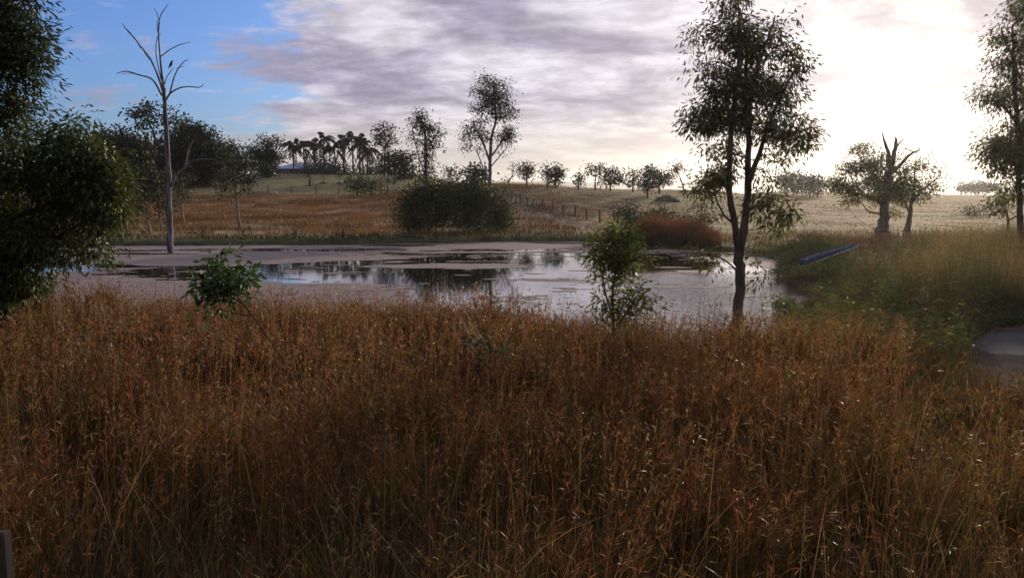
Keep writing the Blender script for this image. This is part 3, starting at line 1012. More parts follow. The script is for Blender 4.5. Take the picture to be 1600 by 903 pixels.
# ------------------------------------------------------------------ trees
def foliage(rng, twigs, per, spread, L, Wd, cols, droop=0.3, outc=None):
    """leaves in sprays around twig points"""
    n = len(twigs)
    idx = np.repeat(np.arange(n), per)
    sp_ = np.broadcast_to(spread, n)[idx][:, None]
    off = rng.normal(0, 1, (n * per, 3)) * sp_ * np.array([1, 1, .75])
    C = twigs[idx] + off
    d = unit(off + rng.normal(0, .7, off.shape) * sp_ + np.array([0, 0, -1.0]) * droop * sp_)
    V, F = leaf_mesh(C, d, L * rng.uniform(.6, 1.25, n * per), Wd * rng.uniform(.7, 1.25, n * per), rng)
    cols = np.array(cols)
    tc_ = cols[rng.integers(0, len(cols), n)] * rng.uniform(.75, 1.3, (n, 1))
    cc = tc_[idx] * rng.uniform(.75, 1.3, (n * per, 1))
    return V, np.repeat(cc, 4, 0), F


GREEN_D = [(0.035, 0.05, 0.022), (0.045, 0.058, 0.026), (0.03, 0.042, 0.022)]
GREEN_O = [(0.06, 0.07, 0.03), (0.075, 0.078, 0.034), (0.05, 0.062, 0.028), (0.09, 0.075, 0.035)]
GREEN_Y = [(0.11, 0.12, 0.045), (0.14, 0.14, 0.05), (0.09, 0.10, 0.04)]
GREEN_L = [(0.11, 0.16, 0.038), (0.15, 0.19, 0.048), (0.055, 0.085, 0.028), (0.12, 0.11, 0.04)]


def tree(name, label, cat, Y, stems, clumps, leaf=(0.12, 0.035), per=14, dens=1.0, cols=GREEN_D, bark=M_BARKD, mat=M_LEAFD, droop=.3, seed=1,
         group=None, spread=1.0, gap=0.25, sides=6, sub=True, depthk=0.8, root_py=None, crown_name='crown', flare=True, thick=1.0):
    """stems: polylines [(px, py, radius_px), ...] seen at distance Y; clumps: (px, py, rx, ry[, weight]). First stem starts at the foot."""
    rng = np.random.default_rng(seed)
    k = Y / FPX                                   # metres per photo pixel at that distance
    x0 = P(stems[0][0][0], 300, Y)[0]
    foot = np.array([x0, Y, Hs(x0, Y) - 0.03])
    root = thing(name, label, cat, foot, group)
    paths, nodes = [], []
    for si, st in enumerate(stems):
        pts = np.array([P(a_, b_, Y) for a_, b_, _ in st])
        rr = np.array([c_ * k for _, _, c_ in st])
        if si == 0:
            if pts[0, 2] > foot[2]:
                pts = np.vstack([foot, pts[1:] if abs(pts[0, 2] - foot[2]) < 0.35 and len(pts) > 2 else pts])
                rr = np.concatenate([[rr[0] * 1.15], rr[1:] if len(pts) == len(rr) else rr])
            else:
                pts[0] = foot
        if si > 0:
            bend = rng.normal(0, 1) * k * 18
            pts[:, 1] += np.linspace(0, 1, len(pts)) ** 1.3 * bend
        pp, r2 = smoothpath(pts, rr, 5, rng, 0.10 * rr.mean())
        if si == 0 and flare:
            r2[0] *= 1.35
            r2[1] *= 1.1
        r2 = r2 * rng.uniform(.95, 1.05, len(r2)) * thick
        paths.append((pp, r2))
        for a_, b_ in zip(pp, r2):
            nodes.append((*a_, b_))
    nodes = np.array(nodes)
    minz = nodes[:, 2].min()
    allt, alls = [], []
    for cl_ in clumps:
        cx, cy_, rx_, ry_ = cl_[:4]
        wgt = cl_[4] if len(cl_) > 4 else 1.0
        c = P(cx, cy_, Y)
        rxm, rzm = rx_ * k, ry_ * k
        rym = (rxm + rzm) / 2 * depthk
        c[1] += rng.uniform(-1, 1) * rym * 0.9
        # branch from a lower trunk node
        dvec = nodes[:, :3] - c
        dist = np.linalg.norm(dvec, axis=1) + np.where(nodes[:, 2] > c[2] - 0.15 * np.hypot(dvec[:, 0], dvec[:, 1]), 2.5 * rxm + 1, 0) * 1.0 - nodes[:, 3] * 4
        ni = int(np.argmin(dist))
        s0 = nodes[ni]
        br = min(s0[3] * .7, max(0.25 * math.sqrt(rxm * rzm) * .22, .004 + k * .35))
        mid = (s0[:3] + c) / 2 + rng.normal(0, .12, 3) * np.linalg.norm(c - s0[:3]) + np.array([0, 0, -.05 * np.linalg.norm(c - s0[:3])])
        bp, b_r = smoothpath([s0[:3], mid, c], [br, br * .7, br * .4], 4, rng, br * .4)
        paths.append((bp, b_r))
        nt = max(3, int(rx_ * ry_ / 14.0 * dens * wgt * 1.5))
        u3 = unit(rng.normal(size=(nt, 3))) * (rng.random((nt, 1)) ** .42)
        tw = c + u3 * np.array([rxm, rym, rzm])
        # gaps: drop twigs by a 3-D-ish noise
        if gap > 0:
            nn_ = vnoise(tw[:, 0] / (rxm * .55 + .01) + seed, tw[:, 2] / (rzm * .55 + .01) + tw[:, 1], seed)
            tw = tw[nn_ > gap]
        allt.append(tw)
        alls.append(np.full(len(tw), math.sqrt(rxm * rzm)))
        if sub and len(tw):
            for t_ in tw[rng.choice(len(tw), min(len(tw), max(3, int(len(tw) * .4))), replace=False)]:
                q_ = bp[rng.integers(len(bp) // 2, len(bp))]
                paths.append((np.array([q_, (q_ + t_) / 2 + rng.normal(0, .06, 3) * rxm, t_]), np.array([br * .35, br * .25, br * .12]).clip(k * .18)))
    TV, TF = tubes(paths, sides)
    loc = foot
    o = mesh_obj('trunk', TV, [TF], bark, None, smooth=True, loc=loc)
    o.location = (0, 0, 0)
    o.parent = root
    if allt:
        tw = np.concatenate(allt)
        V, C, F = foliage(rng, tw, int(per * 1.5), (leaf[0] * 1.3 + 3.0 * k) * spread, leaf[0], leaf[1] * (1.15 if Y < 30 else 1.5), cols, droop)
        cr = mesh_obj(crown_name, V, [F], mat, None, C, loc=loc)
        cr.location = (0, 0, 0)
        cr.parent = root
    return root


def bush(name, label, cat, px, py, Y, blobs, seed, cols=GREEN_D, leaf=(.12, .05), per=16, dens=1.0, group=None, gap=.12, mat=M_LEAFD, crown='foliage'):
    """a shrub: short stems from one foot; blobs like clumps"""
    st = [[(px, py, 1.6), (px, py - 6, 1.3), (px + 1, py - 14, .8)]]
    return tree(name, label, cat, Y, st, blobs, leaf, per, dens, cols, M_BARKD, mat, .1, seed, group, 1.0, gap, 5, True, 0.8, crown_name=crown)


def mound(name, label, cat, px, py, Y, rpx, hpx, seed, mat, group=None, twigs=0):
    rng = np.random.default_rng(seed)
    k = Y / FPX
    x0 = P(px, 300, Y)[0]
    foot = np.array([x0, Y, Hs(x0, Y) - .03])
    root = thing(name, label, cat, foot, group)
    nr_, ns_ = 9, 26
    th = np.linspace(0, 2 * np.pi, ns_, endpoint=False)
    V = []
    for i_ in range(nr_):
        f_ = i_ / (nr_ - 1)
        r_ = f_ * rpx * k * (1 + .18 * np.sin(th * 2 + seed) + .1 * np.sin(th * 5 + seed * 2))
        z_ = hpx * k * (1 - f_ ** 1.6) * (1 + rng.normal(0, .13, ns_)) - (.15 if i_ == nr_ - 1 else 0)
        V.append(np.stack([r_ * np.cos(th), r_ * np.sin(th) * .7, z_], 1))
    i_, j_ = np.meshgrid(np.arange(nr_ - 1), np.arange(ns_), indexing='ij')
    F = np.stack([i_ * ns_ + j_, (i_ + 1) * ns_ + j_, (i_ + 1) * ns_ + (j_ + 1) % ns_, i_ * ns_ + (j_ + 1) % ns_], -1).reshape(-1, 4)
    mesh_obj('heap', np.concatenate(V), [F], mat, root)
    if twigs:
        ps = []
        for _ in range(twigs):
            a_, f_ = rng.uniform(0, 6.28), rng.random() ** .5 * .9
            c = np.array([math.cos(a_) * f_ * rpx * k, math.sin(a_) * f_ * rpx * k * .7, hpx * k * (1 - f_ ** 1.6)])
            d = rng.normal(0, 1, 3) * [1, 1, .5]
            d = d / np.linalg.norm(d) * rng.uniform(.4, 1.2)
            ps.append((np.array([c - d * .5, c + rng.normal(0, .05, 3), c + d * .5]), np.array([.03, .025, .01])))
        V, F = tubes(ps, 4)
        mesh_obj('foliage', V, [F], M_CHAR, root)  # bare cut twigs sticking out of the heap, no leaves
    return root


def gy_(px, py):
    return float(G(px, py)[1])


# near slender tree beside the pond
tree('gum_tree', 'slender forked tree on the near shore with bare lower trunk', 'tree', 15.0,
     [[(1152, 530, 11), (1154, 470, 10), (1157, 425, 10), (1155, 385, 9.5)],
      [(1155, 390, 8), (1146, 345, 6.5), (1138, 300, 6), (1137, 250, 5.5), (1141, 180, 4.5), (1148, 100, 3.5), (1146, 30, 2), (1140, -25, 1)],
      [(1156, 390, 9), (1166, 340, 7.5), (1170, 290, 7), (1172, 210, 5), (1180, 130, 4), (1205, 60, 2.5), (1218, 20, 1.2)],
      [(1170, 285, 5.5), (1186, 240, 4.5), (1202, 190, 3.5), (1228, 130, 2.2), (1252, 100, 1.2)],
      [(1172, 225, 4.5), (1166, 150, 3.5), (1168, 70, 2.5), (1160, 10, 1.2)],
      [(1148, 350, 3), (1128, 335, 2), (1108, 300, 1.2)],
      [(1158, 430, 2.4), (1130, 405, 1.6), (1098, 400, 1)],
      [(1168, 330, 3), (1190, 320, 2), (1212, 335, 1.2)]],
     [(1140, 0, 34, 30, 1), (1112, 52, 34, 26, .9), (1098, 100, 30, 22, .9), (1148, 62, 36, 34, 1.2), (1180, 78, 30, 34, 1.1), (1216, 48, 28, 26, .8), (1228, 90, 34, 26, 1), (1252, 105, 18, 14, .7),
      (1172, 128, 44, 34, 1.3), (1126, 138, 34, 30, 1.2), (1088, 185, 24, 26, 1.1), (1116, 182, 34, 30, 1.2), (1168, 178, 40, 30, 1.2), (1218, 150, 40, 32, 1.2), (1205, 200, 36, 30, 1.1),
      (1240, 205, 34, 30, 1.1), (1252, 228, 15, 18, .8), (1222, 242, 24, 20, .8), (1150, 235, 30, 26, .7), (1112, 232, 20, 18, .7), (1190, 262, 26, 18, .5),
      (1112, 285, 26, 24, 1), (1090, 300, 14, 14, 1), (1200, 300, 24, 20, .9), (1222, 330, 18, 20, 1.3), (1205, 352, 18, 14, 1), (1180, 330, 16, 20, .8), (1122, 335, 22, 16, .9),
      (1100, 395, 20, 12, 1.2), (1118, 410, 14, 10, .4), (1175, 395, 12, 22, .5), (1186, 440, 12, 14, 1), (1130, 270, 22, 18, .8)],
     leaf=(.115, .027), per=17, dens=.33, cols=[(0.07, 0.078, 0.034), (0.055, 0.065, 0.03), (0.10, 0.105, 0.038)], bark=M_BARK, mat=M_LEAF, droop=1.0, seed=3, gap=.27, sides=8, spread=.58, thick=.78)

# big trees at the left edge
tree('leafy_tree', 'tall dark leafy tree leaning in at the top left edge', 'tree', 10.5,
     [[(-150, 640, 20), (-140, 400, 17), (-110, 200, 14), (-80, 40, 10), (-60, -120, 5)],
      [(-110, 200, 9), (-50, 130, 7), (0, 90, 5), (35, 70, 2.5)],
      [(-125, 260, 9), (-70, 230, 7), (-10, 190, 4), (25, 170, 2)],
      [(-85, 60, 7), (-30, 20, 5), (20, -10, 2.5)]],
     [(10, 20, 40, 40, 1.4), (42, 52, 28, 26, 1.1), (50, 95, 32, 22, 1.2), (15, 100, 44, 36, 1.5), (20, 160, 38, 26, 1.2), (-10, 185, 30, 22), (55, 125, 22, 16, .8), (-40, 60, 50, 50, 1), (-60, 150, 50, 45, 1), (35, 0, 26, 20, .8),
      (-20, -50, 60, 45), (-100, -60, 70, 60), (-130, 60, 60, 70), (-170, -20, 60, 70), (-80, -140, 70, 50), (-160, 140, 50, 50), (-40, 230, 40, 30, .7), (10, 215, 20, 22, .5)],
     leaf=(.10, .022), per=14, dens=.42, cols=GREEN_D, bark=M_BARKD, mat=M_LEAF, droop=.6, seed=5, gap=.24, spread=.75)
tree('leafy_tree', 'broad drooping bushy tree spreading over the left end of the pond', 'tree', 12.0,
     [[(5, 560, 10), (0, 460, 9), (-5, 400, 8), (-10, 360, 7)],
      [(-10, 365, 6), (40, 335, 5), (80, 318, 3.5), (120, 280, 2.2), (150, 250, 1.5)],
      [(-5, 400, 5), (50, 390, 3.5), (110, 360, 2.5), (160, 330, 1.5)],
      [(-10, 365, 6), (0, 300, 4.5), (20, 250, 3), (30, 215, 1.6)],
      [(0, 420, 5), (45, 410, 3.5), (90, 400, 2)]],
     [(112, 203, 26, 13, .9), (84, 216, 30, 18, .8), (138, 222, 24, 20, .9), (55, 238, 34, 20, .9), (22, 218, 22, 12, .6), (158, 252, 24, 24, 1), (112, 255, 36, 28, 1.1), (66, 275, 36, 28, 1), (172, 285, 20, 24, 1),
      (140, 300, 32, 28, 1.1), (95, 315, 36, 26, 1), (40, 325, 36, 30, 1.1), (176, 325, 18, 20, .9), (150, 345, 28, 24, 1.1), (104, 358, 32, 24, 1.1), (56, 372, 36, 28, 1.2), (150, 384, 22, 16, .9),
      (112, 392, 24, 14, .9), (70, 402, 28, 16, 1), (22, 400, 34, 30, 1.5), (8, 440, 36, 26, 1.5), (40, 450, 22, 14, 1.2), (-20, 470, 40, 26, 1.2), (160, 402, 12, 8, .6), (8, 270, 30, 34, 1), (-40, 330, 40, 60, 1), (-60, 420, 50, 50, 1), (-50, 250, 40, 40, .9),
      (-5, 350, 34, 34, 1.2), (70, 436, 12, 9, .7), (186, 300, 8, 10, .7), (190, 345, 6, 8, .6), (125, 190, 10, 6, .6), (60, 205, 12, 8, .6)],
     leaf=(.12, .028), per=14, dens=.50, cols=[(0.05, 0.07, 0.026), (0.075, 0.10, 0.03), (0.035, 0.05, 0.022)], bark=M_BARKD, mat=M_LEAF, droop=1.0, seed=6, gap=.24, spread=.72)

# right edge tree
YR = 27.0
tree('gum_tree', 'tall hazy leafy tree at the right edge of the picture', 'tree', YR,
     [[(1594, 372, 5), (1593, 330, 4.5), (1592, 270, 4), (1590, 200, 3.5), (1585, 120, 3), (1582, 40, 1.6)],
      [(1592, 250, 4), (1610, 150, 3), (1620, 60, 2), (1625, -20, 1)],
      [(1590, 260, 2.5), (1565, 235, 2), (1540, 235, 1)],
      [(1588, 190, 2.5), (1565, 160, 1.6), (1540, 155, 1)],
      [(1588, 100, 2), (1570, 70, 1.4), (1560, 45, 1)]],
     [(1590, 25, 24, 22, .7), (1568, 55, 22, 20, .7), (1600, 70, 24, 24, .9), (1562, 95, 22, 20, .7), (1590, 120, 24, 24, .7), (1545, 148, 20, 14, .9), (1572, 155, 24, 18, 1), (1605, 165, 24, 26, 1.1),
      (1590, 200, 26, 20, 1.1), (1562, 225, 28, 18, 1.2), (1538, 238, 18, 14, 1.2), (1592, 240, 28, 24, 1.3), (1568, 262, 22, 16, 1), (1600, 285, 24, 22, 1.1), (1580, 300, 18, 14, .7), (1625, 240, 30, 40, 1), (1640, 160, 30, 40), (1635, 80, 30, 40), (1640, 10, 30, 35), (1615, 0, 22, 20, .8)],
     leaf=(.15, .04), per=15, dens=.85, cols=GREEN_Y, bark=M_BARK, mat=M_LEAF, droop=1.2, seed=8, gap=.15, spread=.8)

# young tree in the grass, seedling, leaning sapling
tree('young_tree', 'young leafy green tree about head high standing in the grass before the pond', 'tree', 12.0,
     [[(958, 590, 2.6), (958, 520, 2.4), (957, 460, 2.2), (962, 420, 2), (965, 385, 1.4), (985, 362, .8)],
      [(958, 500, 1.6), (942, 440, 1.4), (946, 400, 1)],
      [(958, 520, 1.6), (985, 480, 1.3), (1000, 455, 1), (1018, 450, .7)],
      [(960, 430, 1.4), (985, 410, 1.1), (1012, 396, .7)]],
     [(962, 372, 30, 15, 1.5), (940, 378, 20, 11, 1), (987, 372, 14, 12, 1), (962, 392, 34, 16, 1.6), (950, 408, 24, 13, 1.4), (980, 405, 18, 15, 1.4), (962, 424, 20, 12, 1.2), (985, 425, 12, 10, .7), (1010, 400, 12, 8, .9), (942, 432, 9, 18, .5),
      (995, 448, 14, 9, 1), (1000, 470, 24, 14, .9), (965, 480, 26, 16, .8), (940, 480, 18, 18, .7), (1018, 480, 14, 10, .5), (975, 500, 30, 14, .6), (968, 450, 14, 12, .6), (990, 360, 8, 8, .5)],
     leaf=(.10, .028), per=8, dens=.62, cols=GREEN_L, bark=M_BARK, mat=M_LEAF, droop=.3, seed=11, gap=.22, spread=.62)
tree('sapling', 'small dark green sapling with broad leaves on a thin leaning stem', 'sapling', 7.6,
     [[(530, 700, 1.5), (478, 615, 1.4), (431, 545, 1.3), (400, 500, 1.3), (376, 470, 1.2), (356, 440, 1.1), (345, 408, .8)],
      [(380, 474, 1.2), (350, 460, 1), (322, 450, .7)], [(365, 455, 1), (380, 438, .7)]],
     [(346, 418, 22, 14, .8), (330, 440, 26, 16, 1), (365, 438, 26, 15, 1), (318, 458, 18, 10, .7), (350, 462, 26, 14, .9), (380, 436, 14, 10, .6), (342, 482, 16, 8, .4), (345, 405, 8, 5, .5)],
     leaf=(.10, .034), per=5, dens=.46, cols=[(0.045, 0.085, 0.03), (0.055, 0.10, 0.035), (0.035, 0.065, 0.028)], bark=M_BARKD, mat=M_LEAF, droop=.2, seed=12, gap=0, spread=.42)
tree('seedling', 'tiny green seedling half hidden in the middle of the red grass', 'seedling', 8.0,
     [[(752, 640, 1.2), (750, 580, 1.1), (748, 545, .9)], [(750, 580, .8), (775, 552, .6)]],
     [(746, 532, 13, 10, .8), (765, 546, 14, 7, .5), (786, 552, 8, 5, .5)],
     leaf=(.08, .028), per=4, dens=.6, cols=[(0.05, 0.085, 0.035)], bark=M_BARKD, mat=M_LEAF, droop=.1, seed=13, gap=0, spread=.5)

# dead tree in the pond with a bird
YD = 39.5
tree('dead_tree', 'tall bare grey dead tree standing in the pond', 'dead tree', YD,
     [[(267, 396, 6.2), (265, 350, 5.4), (264, 300, 5), (262, 240, 4.4), (259, 190, 3.9), (257, 155, 3.4), (256, 138, 3)],
      [(256, 140, 2.6), (252, 110, 1.8), (249, 80, 1.4), (247, 52, 1.2), (248, 30, 1), (255, 15, .8), (261, 6, .5)],
      [(255, 145, 2.2), (246, 118, 1.7), (233, 92, 1.5), (220, 76, 1.3), (205, 58, 1.1), (192, 45, .9), (183, 34, .6)],
      [(253, 150, 1.8), (240, 126, 1.5), (222, 119, 1.3), (205, 114, 1), (192, 118, .6)],
      [(258, 158, 2.2), (266, 146, 1.6), (278, 138, 1.3), (292, 135, 1.1), (308, 136, .9), (314, 131, .6)],
      [(265, 147, 1.4), (271, 122, 1.2), (277, 106, 1), (285, 95, .8), (290, 92, .5)],
      [(250, 90, 1.2), (260, 76, 1), (270, 64, .9), (276, 56, .6)],
      [(248, 55, .9), (243, 42, .8), (239, 29, .5)], [(248, 32, .7), (246, 20, .6), (244, 15, .4)], [(248, 48, .8), (251, 38, .5), (253, 36, .4)],
      [(252, 125, 1.1), (245, 95, .9), (243, 75, .8), (245, 58, .6), (250, 52, .5)],
      [(220, 76, .9), (215, 62, .7), (210, 51, .4)], [(257, 132, 1), (260, 120, .8), (265, 110, .7), (267, 105, .5)], [(276, 108, .7), (282, 105, .6), (286, 104, .4)],
      [(233, 93, .8), (226, 82, .5)], [(222, 119, .8), (208, 116, .5), (200, 119, .4)],
      [(268, 292, 2.4), (276, 272, 2.1), (288, 261, 1.8), (292, 240, 1.5), (298, 222, 1), (303, 216, .6)],
      [(288, 261, 1.5), (300, 252, 1.2), (316, 249, 1), (334, 250, .8), (352, 260, .6), (368, 273, .4)], [(292, 259, .8), (298, 262, .5)],
      [(261, 250, 1.4), (256, 243, 1), (247, 240, .7), (238, 242, .4)]],
     [], bark=M_DEAD, seed=21, sides=7, thick=.85)
# perched bird
bp_ = P(267, 103.5, YD)
def ell(c, r, rot=None, n=8, m=6):
    u_, v_ = np.meshgrid(np.linspace(0, 2 * np.pi, n, endpoint=False), np.linspace(0.02, np.pi - .02, m))
    V = np.stack([np.cos(u_) * np.sin(v_) * r[0], np.sin(u_) * np.sin(v_) * r[1], np.cos(v_) * r[2]], -1).reshape(-1, 3)
    if rot is not None:
        V = V @ np.array(rot.to_matrix()).T
    i_, j_ = np.meshgrid(np.arange(m - 1), np.arange(n), indexing='ij')
    F = np.stack([i_ * n + j_, (i_ + 1) * n + j_, (i_ + 1) * n + (j_ + 1) % n, i_ * n + (j_ + 1) % n], -1).reshape(-1, 4)
    return V + np.array(c), F
def spine(name, pts, radii, parent, mat, sides=10):
    pp, rr = smoothpath(np.array(pts), np.array(radii), 4)
    V, F = tubes([(pp, rr)], sides)
    o = mesh_obj(name, V, [F], mat, None, smooth=True)
    o.parent = parent
    return o
M_BIRD = two_tone('dark feathers', (0.05, 0.045, 0.045), (0.025, 0.022, 0.024), 30, 0.8, 0.2)
bird = thing('bird', 'small dark bird perched on a branch of the dead tree', 'bird', bp_)
# one body: tail, back, breast, neck, head and bill in a single skin
spine('body', [(-.13, 0, -.13), (-.09, 0, -.07), (-.05, 0, 0), (0, 0, .07), (.03, 0, .13), (.045, 0, .185), (.06, 0, .215), (.09, 0, .215), (.135, 0, .205)],
      [.010, .022, .048, .066, .058, .042, .040, .026, .003], bird, M_BIRD)

# the broken old tree in the right field
YB = gy_(1382, 364)
tree('broken_tree', 'old broken gum with thick trunk and jagged dead limbs above its leaves', 'tree', YB,
     [[(1382, 364, 15), (1382, 335, 13), (1386, 300, 12), (1390, 270, 10.5), (1392, 250, 9)],
      [(1391, 255, 7), (1388, 236, 5), (1385, 222, 3.4), (1383, 205, .8)],
      [(1393, 258, 8), (1398, 238, 6), (1402, 222, 4.5), (1403, 214, 1.8)], [(1399, 232, 3), (1406, 222, 1.8), (1411, 217, .8)],
      [(1395, 270, 6), (1412, 252, 4.5), (1424, 240, 3.4), (1433, 236, 2), (1438, 230, 1)], [(1427, 238, 1.8), (1428, 230, 1)],
      [(1380, 320, 5), (1360, 308, 4), (1340, 302, 3), (1325, 290, 2)], [(1378, 335, 3), (1358, 330, 2), (1350, 318, 1.2)], [(1385, 290, 5), (1365, 272, 3.5), (1350, 252, 2), (1345, 240, 1.2)], [(1388, 272, 4), (1370, 255, 2.5), (1362, 240, 1.4)]],
     [(1350, 236, 24, 12, .8), (1375, 250, 20, 16, .7), (1330, 262, 24, 14, 1), (1355, 262, 26, 16, .9), (1312, 285, 18, 14, 1.5), (1330, 296, 24, 14, 1.2), (1300, 292, 10, 12, 1), (1358, 290, 24, 16, 1),
      (1378, 272, 16, 20, .7), (1400, 290, 18, 20, 1.1), (1412, 305, 14, 16, 1.2), (1345, 310, 24, 8, .8), (1405, 245, 10, 12, .4), (1316, 318, 10, 6, .5), (1400, 332, 10, 8, .8), (1385, 300, 20, 16, 1.1), (1375, 285, 18, 14, 1), (1368, 312, 16, 10, .9), (1410, 268, 14, 12, .8), (1392, 262, 12, 10, .6)],
     leaf=(.17, .055), per=13, dens=1.35, cols=GREEN_Y, bark=M_CHAR, mat=M_LEAF, droop=.4, seed=22, gap=.2, spread=.5, thick=.54)
tree('small_tree', 'small round crowned tree right beside the broken gum', 'tree', gy_(1421, 362),
     [[(1421, 362, 4), (1422, 335, 3.4), (1424, 315, 2.6), (1428, 290, 1.8), (1430, 260, 1)], [(1422, 335, 2), (1414, 318, 1.6), (1406, 308, 1)], [(1424, 318, 1.8), (1440, 295, 1.2), (1455, 280, .8)]],
     [(1430, 262, 22, 14, .9), (1455, 268, 18, 12, .7), (1468, 275, 10, 8, .6), (1420, 285, 20, 16, 1.1), (1445, 290, 24, 14, 1), (1430, 305, 22, 12, 1.1), (1465, 292, 12, 8, .6), (1405, 300, 12, 12, 1), (1440, 250, 12, 8, .4)],
     leaf=(.17, .055), per=12, dens=1.2, cols=GREEN_Y, bark=M_CHAR, mat=M_LEAF, droop=.3, seed=23, gap=.3, spread=.7)

# two tall slender trees over the bush
Y1 = 55.0
tree('slender_tree', 'thin tall tree with narrow ragged crown left of the taller one above the bush', 'tree', Y1,
     [[(669, 352, 2.8), (667, 300, 2.5), (665, 250, 2.2), (664, 210, 1.8), (657, 180, 1)], [(666, 280, 1.4), (655, 245, 1), (648, 215, .8), (646, 195, .6)], [(665, 240, 1.4), (678, 215, 1), (685, 200, .7)]],
     [(655, 182, 14, 9, 1.1), (645, 200, 12, 10, .8), (660, 200, 16, 12, 1.2), (674, 200, 12, 10, .8), (684, 212, 8, 12, .9), (686, 230, 6, 10, .6), (665, 220, 12, 14, .9), (667, 245, 8, 16, 1.6), (668, 268, 8, 14, 1.2), (640, 210, 7, 7, .5), (648, 218, 5, 10, .3), (665, 285, 10, 8, 1), (676, 222, 8, 9, .7)],
     leaf=(.17, .05), per=12, dens=1.35, cols=GREEN_D, bark=M_PALE, mat=M_LEAFD, droop=1.2, seed=31, gap=.2, spread=.62)
Y2 = 57.0
tree('slender_tree', 'tallest slender tree over the bush with airy crown and pale trunk', 'tree', Y2,
     [[(764, 340, 3.2), (765, 300, 3), (766, 250, 2.6), (768, 215, 2.2), (775, 185, 1.6), (772, 140, 1)], [(766, 255, 1.7), (755, 225, 1.4), (745, 205, 1), (738, 190, .7)], [(767, 245, 1.6), (782, 225, 1.2), (793, 205, .8)],
      [(765, 290, 1.2), (755, 262, .9), (745, 235, .7)], [(766, 262, 1), (785, 240, .7), (792, 232, .5)], [(775, 190, 1.2), (785, 160, .8)]],
     [(760, 128, 16, 9, 1), (780, 132, 16, 10, 1), (752, 145, 12, 12, 1), (775, 150, 22, 14, 1.3), (792, 158, 10, 16, .9), (758, 165, 18, 14, 1.1), (782, 178, 18, 14, 1), (798, 180, 8, 12, .7), (752, 186, 14, 12, .8), (740, 200, 14, 13, 1), (728, 212, 9, 12, .8),
      (755, 210, 16, 14, .8), (793, 205, 10, 12, 1.4), (785, 215, 14, 12, 1.1), (735, 228, 12, 8, .6), (798, 222, 7, 8, .8), (752, 232, 14, 8, .6), (780, 238, 9, 6, .3), (770, 160, 14, 22, .7)],
     leaf=(.17, .05), per=12, dens=1.2, cols=GREEN_D, bark=M_PALE, mat=M_LEAFD, droop=.9, seed=32, gap=.22, spread=.66)
tree('slender_tree', 'low spreading pale leafed sapling leaning right of the bush', 'tree', 59.0,
     [[(783, 345, 2), (785, 310, 1.6), (792, 290, 1.2), (802, 272, .8)], [(785, 315, 1.1), (800, 305, .8), (822, 312, .6), (830, 306, .4)]],
     [(800, 265, 10, 8, .7), (790, 280, 10, 8, .8), (815, 298, 12, 6, .7), (822, 308, 10, 5, .5), (790, 300, 12, 8, .9), (803, 258, 8, 5, .4), (800, 318, 12, 5, .4)],
     leaf=(.16, .05), per=9, dens=1.1, cols=GREEN_O, bark=M_PALE, mat=M_LEAF, seed=33, gap=.25, spread=.6)
# the large bush mass below them: several shrubs
for k_, (px, blobs, lab) in enumerate([
        (650, [(648, 318, 20, 16, 1.1), (636, 338, 14, 12), (664, 292, 12, 12, .9), (655, 348, 24, 10), (642, 302, 10, 8, .7), (672, 312, 14, 14), (634, 322, 7, 7, .6)], 'leftmost dark shrub of the thicket under the slender trees'),
        (692, [(690, 300, 16, 12), (700, 325, 24, 18), (680, 342, 22, 12), (706, 285, 12, 8, .8), (686, 282, 7, 7, .6), (715, 306, 14, 14)], 'dark shrub around the left slender trunk, wider than its neighbour'),
        (732, [(728, 300, 16, 12), (738, 322, 24, 18), (730, 345, 26, 12), (748, 290, 11, 8, .8), (726, 284, 7, 6, .6), (754, 306, 12, 12)], 'dark shrub in the middle of the thicket between the slender trees'),
        (775, [(766, 308, 13, 11), (778, 330, 15, 14), (770, 348, 20, 10), (788, 346, 9, 10), (784, 312, 7, 7, .7), (795, 352, 5, 7, .8)], 'rightmost dark shrub of the thicket at the tallest trunk')]):
    bush('dark_shrub', lab, 'shrub', px, 366, 53.5 + (k_ % 2) * 1.2, blobs, 40 + k_, [(0.045, 0.068, 0.028), (0.055, 0.08, 0.032)], (.17, .065), 15, 2.0, 'shrubs of the thicket on the far shore', .14)
tree('round_tree', 'small pale leafed tree left of the slender trees behind the thicket', 'tree', 90.0,
     [[(702, 296, 1.2), (704, 285, 1), (705, 275, .7)]], [(704, 264, 12, 7, 1), (694, 270, 6, 6, .8), (712, 272, 7, 6, .7)], leaf=(.3, .12), per=9, dens=1.1, cols=GREEN_O, mat=M_LEAFD, seed=45, gap=.3, spread=.5)

# far shore sapling at the left slope and the thin dark ones beyond the dead tree
tree('small_tree', 'small open crowned tree on the orange slope right of the dead tree', 'tree', gy_(373, 356),
     [[(372, 356, 2.2), (371, 325, 1.9), (369, 300, 1.6), (366, 270, 1.2), (366, 240, .8)], [(370, 325, 1.2), (358, 312, .9), (345, 308, .6)], [(369, 305, 1.2), (385, 290, .9), (396, 280, .6)]],
     [(368, 232, 12, 10, 1), (380, 238, 10, 8, .8), (360, 248, 12, 10, .9), (378, 258, 16, 10, 1.1), (358, 275, 18, 10, 1.2), (385, 282, 18, 10, 1.2), (350, 292, 14, 9, 1), (370, 292, 20, 9, 1.1), (395, 275, 10, 10, 1), (348, 305, 12, 6, .6), (392, 298, 12, 6, .6), (366, 222, 7, 6, .5)],
     leaf=(.18, .06), per=11, dens=1.0, cols=GREEN_D, bark=M_PALE, seed=51, gap=.25, spread=.6)
